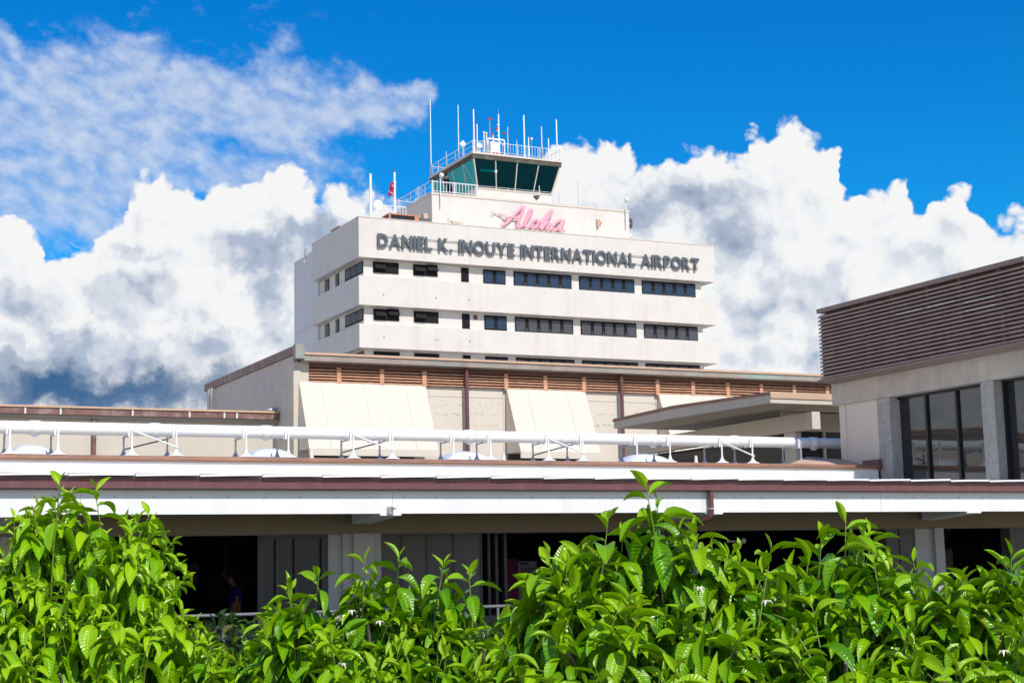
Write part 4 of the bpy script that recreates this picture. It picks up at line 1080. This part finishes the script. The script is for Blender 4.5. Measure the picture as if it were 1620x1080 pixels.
def build_leaves(name, parts, mat, parent):
    V = np.concatenate([p[0].reshape(len(p[0]), -1, 3) for p in parts]); UV = np.concatenate([p[1].reshape(len(p[1]), -1, 2) for p in parts])
    age = np.concatenate([p[2] for p in parts]); rnd = np.concatenate([p[3] for p in parts])
    n, per = V.shape[0], V.shape[1]; NS = per//5-1
    loc = np.array([(i*5+j, i*5+j+1, (i+1)*5+j+1, (i+1)*5+j) for i in range(NS) for j in range(4)])
    F = (np.arange(n)*per)[:, None, None]+loc[None]
    F = F.reshape(-1, 4)
    root = parent
    while root.parent is not None: root = root.parent
    vv = V.reshape(-1, 3)-np.array(root.location)[None]
    me = bpy.data.meshes.new(name); me.vertices.add(len(vv)); me.vertices.foreach_set('co', vv.astype(np.float32).ravel())
    me.loops.add(F.size); me.loops.foreach_set('vertex_index', F.ravel().astype(np.int32))
    me.polygons.add(len(F)); me.polygons.foreach_set('loop_start', (np.arange(len(F))*4).astype(np.int32))
    me.polygons.foreach_set('use_smooth', np.ones(len(F), bool))
    me.update(calc_edges=True)
    uv = me.uv_layers.new(name='leaf_uv'); uv.data.foreach_set('uv', UV.reshape(-1, 2)[F.ravel()].astype(np.float32).ravel())
    ca = me.color_attributes.new('leafdata', 'FLOAT_COLOR', 'POINT')
    cc = np.ones((len(vv), 4), np.float32); cc[:, 0] = np.repeat(age, per); cc[:, 1] = np.repeat(rnd, per); ca.data.foreach_set('color', cc.ravel())
    me.materials.append(M[mat]); ob = bpy.data.objects.new(name, me); COL.objects.link(ob); ob.parent = parent; return ob

def make_shoots(tips, dirs, leaflen, nl, rng, stems, out, hang=1.0, slen=None):
    """each shoot: a spiral of leaves, small upright ones at the tip, big drooping ones lower down"""
    n = len(tips)
    Ls = (leaflen*1.35 if slen is None else slen)*rng.uniform(.7, 1.2, n)
    ref = rng.normal(size=(n, 3)); A_ = np.cross(dirs, ref); A_ /= np.linalg.norm(A_, axis=1)[:, None]; B_ = np.cross(dirs, A_)
    ph0 = rng.uniform(0, 6.28, n); srnd = rng.uniform(0, 1, n)
    for k in range(nl):
        f = k/(nl-1)
        ph = ph0+k*2.4+rng.normal(0, .2, n)
        base = tips-dirs*(Ls*f**1.15)[:, None]
        ang = np.radians(20+88*f**.7)+rng.normal(0, .16, n)
        rad = A_*np.cos(ph)[:, None]+B_*np.sin(ph)[:, None]
        D = dirs*np.cos(ang)[:, None]+rad*np.sin(ang)[:, None]; D /= np.linalg.norm(D, axis=1)[:, None]
        size = leaflen*(.42+.58*min(1, f*2.0))*rng.uniform(.8, 1.18, n)
        if k == 0: size *= .8
        keep = rng.uniform(0, 1, n) > .06
        droop = (.40+2.2*f)*hang*rng.uniform(.6, 1.35, n)
        fold = np.radians(rng.uniform(12, 34, n)+(1-f)*18)
        age = np.clip(f*1.25+rng.normal(0, .12, n), 0, 1)
        rnd = np.clip(.6*rng.uniform(0, 1, n)+.4*srnd, 0, 1)*(.35+.65*f)+.02
        upv = np.tile([0, 0, 1.], (n, 1))+rng.normal(0, .12, (n, 3))
        if not keep.any(): continue
        V, UV = leaf_batch(base[keep], D[keep], upv[keep], size[keep], size[keep]*rng.uniform(.20, .28, keep.sum()), droop[keep], fold[keep], age[keep], rnd[keep], rng.normal(0, .38, keep.sum()))
        out.append((V, UV, age[keep], rnd[keep]))
    for i in range(n):
        q = tips[i]-dirs[i]*Ls[i]*1.15
        q2 = q-dirs[i]*Ls[i]*.5-np.array([0, 0, Ls[i]*.5])
        stems.tube([tuple(tips[i]+dirs[i]*.01), tuple(tips[i]-dirs[i]*Ls[i]*.5), tuple(q), tuple(q2)], [.0016, .003, .0045, .006], 5, cap=False)

GT = 'glossy leaved trees in front of the terminal'
def lob(px, py, d, rx, ry, depth=None):
    """crown lobe: centre seen at px,py from d metres, radii in pixels -> metres"""
    r = ray(px, py).normalized(); c = EYE+r*d; k = d/FPX
    return (np.array(c), np.array([rx*k, (depth or rx)*k, ry*k]))
def tree(lobes, spires, leaflen, label, mat, seed, dens=70, nl=9, flowers=(), hang=1.0):
    rng = np.random.default_rng(seed); leaflen *= 1.10; dens *= 1.0
    c0 = np.mean([l[0] for l in lobes], axis=0)
    root = thing('broadleaf_tree', (float(c0[0]), float(c0[1]), 0), label, 'tree', GT)
    stems = MB(); out = []
    for (c, r) in lobes:
        for layer, (sc, dn) in enumerate(((1.0, 1.0), (.78, .45), (.52, .3))):
            area = 4*math.pi*((r[0]*r[1]*sc*sc)**.8+(r[0]*r[2]*sc*sc)**.8+(r[1]*r[2]*sc*sc)**.8)/3
            n = max(6, int(area*dens*dn*(.2/leaflen)**2))
            nrm = rng.normal(size=(n, 3)); nrm /= np.linalg.norm(nrm, axis=1)[:, None]
            nrm = nrm[nrm[:, 2] > -.55]
            tips = c+nrm*r*sc*rng.uniform(.90, 1.08, (len(nrm), 1))
            inside = np.zeros(len(tips), bool)
            for (c2, r2) in lobes:
                if c2 is c: continue
                inside |= ((((tips-c2)/(r2*sc))**2).sum(1) < .72)
            # crowns are clumpy: pits where few shoots reach the light
            pit = np.sin(tips[:, 0]*9.1+seed)*np.sin(tips[:, 2]*11.3+seed*2)+.6*np.sin(tips[:, 0]*17+tips[:, 2]*13+seed)
            inside |= pit > .42+.25*rng.uniform(-1, 1, len(tips))
            tips, nrm = tips[~inside], nrm[~inside]
            gn = nrm/r; gn /= np.linalg.norm(gn, axis=1)[:, None]
            d_ = gn*1.0+np.array([0, 0, .50])+rng.normal(0, .22, gn.shape); d_ /= np.linalg.norm(d_, axis=1)[:, None]
            if len(tips): make_shoots(tips, d_, leaflen, nl, rng, stems, out, hang)
    if spires:
        tp = np.array([tuple(EYE+ray(a, b_).normalized()*d) for a, b_, d in spires])
        dd = np.tile([0, 0, 1.], (len(tp), 1))+rng.normal(0, .10, (len(tp), 3)); dd /= np.linalg.norm(dd, axis=1)[:, None]
        make_shoots(tp, dd, leaflen*1.05, 11, rng, stems, out, 1.15, slen=leaflen*1.35)
    cr = build_leaves('crown', out, mat, root)
    stems.build('twigs', 'stem', root)
    # trunk and limbs
    zt_ = min(l[0][2] for l in lobes)-.5
    tb = MB(); bx_, by_ = float(c0[0]), float(c0[1])
    tb.tube([(bx_, by_, 0), (bx_+.05, by_, 1.3), (bx_-.04, by_+.03, zt_*.6), (bx_, by_, zt_)], [.13, .10, .08, .06], 12)
    for (c, r) in lobes:
        c = [float(q) for q in c]; rz = float(r[2])
        for s_ in range(3):
            an = s_*2.1+seed; ex = (c[0]+r[0]*.5*math.cos(an), c[1]+r[1]*.5*math.sin(an), c[2]+rz*.45)
            tb.tube([(bx_, by_, zt_-.1), ((bx_+c[0])/2, (by_+c[1])/2, (zt_+c[2])/2-.05), (c[0], c[1], c[2]-rz*.3), tuple(map(float, ex))], [.05, .035, .022, .008], 8)
    tb.build('trunk', 'bark', root)
    for (a, b_, d) in flowers:
        p = EYE+ray(a, b_).normalized()*d; f = MB()
        for k in range(9):
            an = k*.7+a; tl = .032
            dx_, dy_ = math.cos(an), math.sin(an)
            f.add([(p.x, p.y, p.z), (p.x+dx_*tl*.5-dy_*.007, p.y+dy_*tl*.5+dx_*.007, p.z+.012), (p.x+dx_*tl, p.y+dy_*tl, p.z+.004-.01*(k % 3)), (p.x+dx_*tl*.5+dy_*.007, p.y+dy_*tl*.5-dx_*.007, p.z+.010)], [(0, 1, 2, 3)], True)
        f.ball((p.x, p.y, p.z+.006), .007, 8); f.build('flower', 'petal', root)
    return root

tree([lob(135, 965, 10.3, 150, 165), lob(40, 1010, 10.2, 110, 180), lob(215, 1050, 10.3, 90, 160), lob(130, 1150, 9.9, 240, 190), lob(-60, 1060, 10.3, 120, 170), lob(280, 1140, 10.2, 60, 100)],
     [(95, 762, 10.0), (150, 772, 10.1), (60, 800, 10.1)], .20, 'dense domed yellow-green tree filling the lower left corner', 'leaf_y', 21, dens=36, nl=9, hang=1.6)
tree([lob(360, 1130, 9.6, 90, 105), lob(430, 1115, 9.4, 70, 110)], [(385, 1000, 9.4), (330, 1005, 9.5)], .17,
     'lowest tree crown, between the left domed tree and the handrail', 'leaf', 22, dens=36)
tree([lob(480, 1045, 8.5, 75, 110), lob(590, 1030, 8.4, 85, 100), lob(690, 1035, 8.5, 80, 105), lob(560, 1130, 8.2, 150, 120), lob(770, 1075, 8.4, 70, 110), lob(690, 1130, 8.2, 130, 120)],
     [(456, 925, 8.4), (504, 908, 8.4), (577, 886, 8.3), (632, 880, 8.3), (702, 893, 8.3), (742, 906, 8.4)], .185,
     'mid-height tree in front of the grey column at centre left', 'leaf', 23, dens=38, flowers=((556, 968, 8.1), (540, 1052, 7.9), (600, 985, 8.0)))
tree([lob(1028, 950, 7.3, 60, 130), lob(925, 985, 7.2, 80, 120), lob(1110, 985, 7.2, 85, 125), lob(960, 1090, 7.0, 130, 140), lob(1110, 1100, 7.0, 130, 150), lob(850, 1030, 7.3, 70, 110), lob(1200, 1010, 7.4, 75, 120), lob(1030, 1180, 6.9, 190, 150)],
     [(1022, 768, 7.1), (1040, 790, 7.2), (962, 822, 7.1), (1100, 842, 7.1), (868, 878, 7.1), (895, 890, 7.1), (1168, 872, 7.2), (1220, 868, 7.2), (985, 850, 7.15), (1075, 840, 7.15)], .20,
     'tallest central tree with shoots reaching over the white fascia left of the downpipe', 'leaf', 24, dens=32, flowers=((1105, 932, 6.9), (1213, 953, 7.0)))
tree([lob(1345, 975, 7.6, 90, 125), lob(1275, 1010, 7.6, 75, 110), lob(1420, 1015, 7.6, 80, 110), lob(1340, 1110, 7.3, 170, 140)],
     [(1338, 820, 7.5), (1375, 845, 7.5), (1300, 850, 7.5), (1445, 888, 7.5), (1280, 880, 7.5)], .20,
     'tree with one upright shoot tip before the black opening right of the downpipe', 'leaf', 25, dens=33, flowers=((1485, 988, 7.3),))
tree([lob(1520, 1040, 7.4, 85, 120), lob(1610, 1020, 7.5, 90, 115), lob(1560, 1130, 7.1, 150, 130), lob(1690, 1060, 7.5, 110, 150)],
     [(1530, 915, 7.3), (1600, 880, 7.4), (1475, 925, 7.4)], .20,
     'tree at the right edge in front of the last dark opening', 'leaf', 26, dens=33, flowers=((1588, 1032, 7.0),))

# dark planter hedge just outside the gallery rail
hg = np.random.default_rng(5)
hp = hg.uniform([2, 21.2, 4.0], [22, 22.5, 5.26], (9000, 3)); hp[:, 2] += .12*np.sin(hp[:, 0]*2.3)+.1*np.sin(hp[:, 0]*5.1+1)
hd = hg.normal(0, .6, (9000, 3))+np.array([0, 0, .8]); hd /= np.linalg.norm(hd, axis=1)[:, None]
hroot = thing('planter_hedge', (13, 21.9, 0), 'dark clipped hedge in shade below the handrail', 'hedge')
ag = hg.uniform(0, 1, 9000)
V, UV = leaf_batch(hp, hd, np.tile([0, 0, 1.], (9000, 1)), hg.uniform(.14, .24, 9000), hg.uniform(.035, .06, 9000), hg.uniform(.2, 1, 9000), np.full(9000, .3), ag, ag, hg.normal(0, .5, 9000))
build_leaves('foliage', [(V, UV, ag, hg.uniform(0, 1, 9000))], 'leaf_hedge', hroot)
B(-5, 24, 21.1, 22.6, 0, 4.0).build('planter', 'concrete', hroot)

# ================================================================== light
SUN_EL, SUN_AZ = math.radians(47), math.radians(4)      # azimuth to the right of the facade normal (-Y)
sd_ = Vector((math.sin(SUN_AZ)*math.cos(SUN_EL), -math.cos(SUN_AZ)*math.cos(SUN_EL), math.sin(SUN_EL)))
sl = bpy.data.lights.new('sun', 'SUN'); sl.energy = 4.0; sl.angle = math.radians(.53); sl.color = (1, .94, .86)
so = bpy.data.objects.new('sun', sl); COL.objects.link(so); so.rotation_euler = sd_.to_track_quat('Z', 'Y').to_euler(); so.location = (0, 0, 60)

# ================================================================== sky with clouds (world shader, laid out by azimuth and elevation)
W = bpy.data.worlds.new('World'); SC.world = W; W.use_nodes = True; t = NT(W.node_tree); t.dims = '2D'; t.n.clear()
sky = t.new('ShaderNodeTexSky', sky_type='NISHITA'); sky.sun_disc = False; sky.sun_elevation = SUN_EL
sky.sun_rotation = math.atan2(sd_.x, sd_.y); sky.air_density = 1.0; sky.dust_density = .3; sky.ozone_density = 3.0; sky.altitude = 0
hs = t.new('ShaderNodeHueSaturation'); hs.inputs['Saturation'].default_value = 1.45; hs.inputs['Value'].default_value = 1.0
t.l.new(sky.outputs[0], hs.inputs['Color'])
skyc = t.mix(1.0, hs.outputs[0], (.12, .98, 1.22), 'MULTIPLY')
dirn = t.vm('NORMALIZE', t.new('ShaderNodeTexCoord').outputs['Generated'])
s3 = t.new('ShaderNodeSeparateXYZ'); t.l.new(dirn, s3.inputs[0])
az = t.math('MULTIPLY', t.math('ARCTAN2', s3.outputs[0], s3.outputs[1]), 10)
el = t.math('MULTIPLY', t.math('ARCSINE', s3.outputs[2]), 10)
cb_ = t.new('ShaderNodeCombineXYZ'); t.put(cb_.inputs[0], az); t.put(cb_.inputs[1], el); p0 = cb_.outputs[0]

# node group: cumulus field at a position
ng = bpy.data.node_groups.new('cumulus_field', 'ShaderNodeTree')
ng.interface.new_socket('P', in_out='INPUT', socket_type='NodeSocketVector')
ng.interface.new_socket('Field', in_out='OUTPUT', socket_type='NodeSocketFloat')
ng.interface.new_socket('Relief', in_out='OUTPUT', socket_type='NodeSocketFloat')
q = NT(ng); q.dims = '2D'; gi = q.new('NodeGroupInput'); go = q.new('NodeGroupOutput'); gp = gi.outputs[0]
w1 = q.vm('SUBTRACT', q.noise(gp, 2.2, 3, .5, 'Color'), (.5, .5, .5)); w2 = q.vm('SUBTRACT', q.noise(gp, 9, 4, .6, 'Color'), (.5, .5, .5))
pw_ = q.vm('ADD', q.vm('ADD', gp, q.vm('SCALE', w1, sc=.22)), q.vm('SCALE', w2, sc=.07))
sx_ = q.new('ShaderNodeSeparateXYZ'); q.l.new(pw_, sx_.inputs[0])
# skyline of the cloud bank: elevation of its top as a function of azimuth
prof = [(-60, 420), (0, 330), (35, 335), (70, 362), (88, 415), (105, 410), (150, 378), (205, 312), (260, 278), (300, 285), (350, 290), (400, 278), (455, 272), (482, 288), (505, 302), (560, 312), (610, 325),
        (640, 300), (665, 282), (690, 300), (760, 330), (840, 300), (880, 245), (915, 228), (950, 222), (990, 240), (1030, 260), (1060, 240), (1100, 248), (1140, 252), (1175, 222), (1215, 205), (1260, 206),
        (1300, 215), (1325, 230), (1335, 275), (1345, 300), (1400, 300), (1440, 312), (1452, 345), (1465, 350), (1480, 318), (1520, 318), (1550, 335), (1580, 345), (1630, 335), (1700, 320)]
uvp = [sky_uv(a, b_) for a, b_ in prof]
A0_, A1_ = -31.5, 31.5
pts = [(A0_, .9), (-20, 1.6), (-12, .8), (-5, 1.4), (uvp[0][0]-.8, 1.6)]+uvp+[(uvp[-1][0]+1, 2.0), (14, 1.2), (20, 1.8), (26, .7), (A1_, .9)]
def ramp_curve(q_, val, pts_, lo, hi, vmax):
    fc = q_.new('ShaderNodeFloatCurve'); cm = fc.mapping.curves[0]
    xs = [((a-lo)/(hi-lo), b_/vmax) for a, b_ in pts_]
    cm.points[0].location = xs[0]; cm.points[1].location = xs[-1]
    for a in xs[1:-1]: cm.points.new(*a)
    for p_ in cm.points: p_.handle_type = 'AUTO_CLAMPED'
    fc.mapping.update(); q_.put(fc.inputs['Value'], q_.math('DIVIDE', q_.math('SUBTRACT', val, lo), hi-lo)); return q_.math('MULTIPLY', fc.outputs[0], vmax)
# fine curve only over the visible azimuth window, coarse unseen cloud elsewhere, raised to whiten the fill light
lo_, hi_ = uvp[0][0], uvp[-1][0]
fine = ramp_curve(q, sx_.outputs[0], uvp, lo_, hi_, 5.0)
coarse = ramp_curve(q, sx_.outputs[0], [(A0_, 2.6), (-20, 4.2), (-12, 3.6), (-5, 2.2), (lo_, uvp[0][1]), (hi_, uvp[-1][1]), (14, 2.6), (20, 4.0), (26, 3.4), (A1_, 2.6)], A0_, A1_, 5.0)
inwin = q.math('MULTIPLY', q.math('GREATER_THAN', sx_.outputs[0], lo_), q.math('LESS_THAN', sx_.outputs[0], hi_))
top = q.math('ADD', q.math('MULTIPLY', fine, inwin), q.math('MULTIPLY', coarse, q.math('SUBTRACT', 1, inwin)))
def vor(v, sc):
    n = q.new('ShaderNodeTexVoronoi', feature='SMOOTH_F1', voronoi_dimensions='2D'); q.put(n.inputs['Vector'], v); n.inputs['Scale'].default_value = sc; n.inputs['Smoothness'].default_value = .35; n.inputs['Detail'].default_value = 0
    return q.math('SUBTRACT', .75, n.outputs['Distance'])
bil = q.math('ADD', q.math('MULTIPLY', vor(pw_, 3.6), .74), q.math('ADD', q.math('MULTIPLY', vor(pw_, 8.5), .34), q.math('MULTIPLY', vor(pw_, 20), .12)))
nz = q.noise(pw_, 3.0, 8, .55)
rel = q.math('ADD', bil, q.math('MULTIPLY', nz, .32))
fld = q.math('ADD', q.math('SUBTRACT', top, sx_.outputs[1]), q.math('MULTIPLY', q.math('SUBTRACT', rel, .53), .32))
q.l.new(fld, go.inputs[0]); q.l.new(rel, go.inputs[1])
def field(vec):
    g_ = t.new('ShaderNodeGroup'); g_.node_tree = ng; t.l.new(vec, g_.inputs[0]); return g_.outputs[0], g_.outputs[1]
f0, r0_ = field(p0)
f1, r1_ = field(t.vm('ADD', p0, (.045, .075, 0)))
f2, r2_ = field(t.vm('ADD', p0, (.14, .22, 0)))
edge_n = t.noise(p0, 7, 8, .7)
mask = t.mr(t.math('ADD', f0, t.math('MULTIPLY', t.math('SUBTRACT', edge_n, .5), .06)), -.015, .055, 0, 1, True)
relief = t.math('ADD', t.math('MULTIPLY', t.math('SUBTRACT', r0_, r1_), .28), t.math('MULTIPLY', t.math('SUBTRACT', r0_, r2_), .42))
def blobs(L_, warp):
    acc = None
    for (a, b_, rx, ry, s_) in L_:
        u_, v_ = sky_uv(a, b_); k = 10/FPX
        d_ = t.vm('LENGTH', t.vm('MULTIPLY', t.vm('SUBTRACT', warp, (u_, v_, 0)), (1/(rx*k), 1/(ry*k), 0)))
        g_ = t.math('MULTIPLY', t.mr(d_, .25, 1.25, 1, 0, True), s_)
        acc = g_ if acc is None else t.math('MAXIMUM', acc, g_)
    return acc
wv = t.vm('ADD', p0, t.vm('SCALE', t.vm('SUBTRACT', t.noise(p0, 2.4, 8, .62, 'Color'), (.5, .5, .5)), sc=.55))
grey = blobs([(430, 400, 95, 50, .75), (505, 372, 80, 38, .7), (195, 398, 50, 26, .5), (205, 480, 80, 70, .42), (60, 560, 210, 55, .55), (440, 490, 50, 90, .45), (330, 560, 120, 40, .35), (40, 470, 90, 40, .25),
              (1090, 315, 150, 45, .75), (1000, 345, 90, 40, .65), (1170, 350, 80, 60, .6), (1190, 500, 70, 80, .45), (1290, 470, 80, 60, .3), (1260, 560, 130, 30, .35), (1480, 400, 120, 50, .2), (1080, 280, 90, 30, .35)], wv)
dark = blobs([(150, 620, 260, 42, 1.0), (330, 622, 110, 30, .8), (30, 585, 60, 22, .5)], wv)
shade = t.math('SUBTRACT', t.math('ADD', .96, relief), t.math('MULTIPLY', grey, .92))
shade = t.math('ADD', shade, t.math('MULTIPLY', t.mr(f0, .0, .5, 1, 0), .12))
fine_n = t.noise(wv, 4, 8, .58); shade = t.math('ADD', shade, t.math('MULTIPLY', t.math('SUBTRACT', fine_n, .5), .14))
ccol = t.new('ShaderNodeValToRGB'); cr = ccol.color_ramp; cr.interpolation = 'EASE'
cr.elements[0].position = .0; cr.elements[0].color = (.30, .37, .50, 1); cr.elements[1].position = 1.0; cr.elements[1].color = (1.0, 1.0, 1.0, 1)
e1 = cr.elements.new(.35); e1.color = (.46, .54, .68, 1); e2 = cr.elements.new(.65); e2.color = (.74, .79, .87, 1); e3 = cr.elements.new(.85); e3.color = (.93, .95, .98, 1)
t.put(ccol.inputs[0], shade)
dk = t.mix(t.mr(t.noise(wv, 3, 6), .35, .7, 0, 1), (.055, .15, .32), (.14, .24, .41))
cloud_col = t.mix(t.math('MULTIPLY', dark, t.mr(t.noise(wv, 1.3, 4), .3, .6, .95, 1)), ccol.outputs[0], dk)
# thin high cloud sheet at upper left
sheet = blobs([(150, 190, 380, 150, 1.0), (350, 170, 300, 110, 1.0), (520, 185, 180, 75, 1.0), (640, 172, 60, 40, .9), (60, 300, 260, 120, 1.0), (350, 270, 260, 70, .85), (0, 60, 50, 40, .6), (560, 235, 110, 30, .55), (620, 235, 30, 16, .6), (-150, 200, 250, 160, .9)],
              t.vm('ADD', p0, t.vm('SCALE', t.vm('SUBTRACT', t.noise(p0, 1.8, 6, .6, 'Color'), (.5, .5, .5)), sc=.8)))
rot = t.new('ShaderNodeVectorRotate', rotation_type='Z_AXIS'); t.l.new(p0, rot.inputs['Vector']); rot.inputs['Angle'].default_value = math.radians(18)
stv = t.vm('MULTIPLY', rot.outputs[0], (1.0, 1.6, 1))
sn = t.noise(stv, 2.1, 8, .52, dist=.3); sn2 = t.noise(stv, 7, 5, .5)
sa = t.math('ADD', t.math('MULTIPLY', sheet, 1.05), t.math('ADD', t.math('MULTIPLY', t.math('SUBTRACT', sn, .5), 1.7), t.math('MULTIPLY', t.math('SUBTRACT', sn2, .5), .6)))
smask = t.math('MULTIPLY', t.mr(sa, .12, 1.25, 0, .84, True), t.mr(sheet, .02, .3, 0, 1, True))
wisp = t.math('MULTIPLY', t.mr(t.noise(t.vm('MULTIPLY', p0, (1.2, 2, 1)), 3.2, 10, .7), .58, .8, 0, .22), t.mr(az, *[sky_uv(x_, 200)[0] for x_ in (650, 200)], 0, 1))
sheet_col = t.mix(t.mr(sn2, .3, .7, 0, 1), (.44, .57, .82), (.66, .75, .91))
bg1 = t.new('ShaderNodeBackground'); t.put(bg1.inputs[0], skyc); bg1.inputs[1].default_value = .112
bg2 = t.new('ShaderNodeBackground'); t.put(bg2.inputs[0], sheet_col); bg2.inputs[1].default_value = .88
bg3 = t.new('ShaderNodeBackground'); t.put(bg3.inputs[0], cloud_col); bg3.inputs[1].default_value = .85
mA = t.new('ShaderNodeMixShader'); t.put(mA.inputs[0], t.math('MAXIMUM', smask, wisp)); t.l.new(bg1.outputs[0], mA.inputs[1]); t.l.new(bg2.outputs[0], mA.inputs[2])
mB = t.new('ShaderNodeMixShader'); t.put(mB.inputs[0], mask); t.l.new(mA.outputs[0], mB.inputs[1]); t.l.new(bg3.outputs[0], mB.inputs[2])
wo = t.new('ShaderNodeOutputWorld'); t.l.new(mB.outputs[0], wo.inputs[0])
W.cycles.sampling_method = 'MANUAL'; W.cycles.sample_map_resolution = 512

# ================================================================== output
SC.render.engine = 'CYCLES'
SC.render.resolution_x, SC.render.resolution_y = 1024, 682
vs_ = SC.view_settings; vs_.view_transform = 'Standard'; vs_.look = 'None'; vs_.gamma = 1; vs_.exposure = .12; vs_.use_curve_mapping = False
SC.cycles.max_bounces = 6; SC.cycles.diffuse_bounces = 3; SC.cycles.glossy_bounces = 3; SC.cycles.transparent_max_bounces = 12
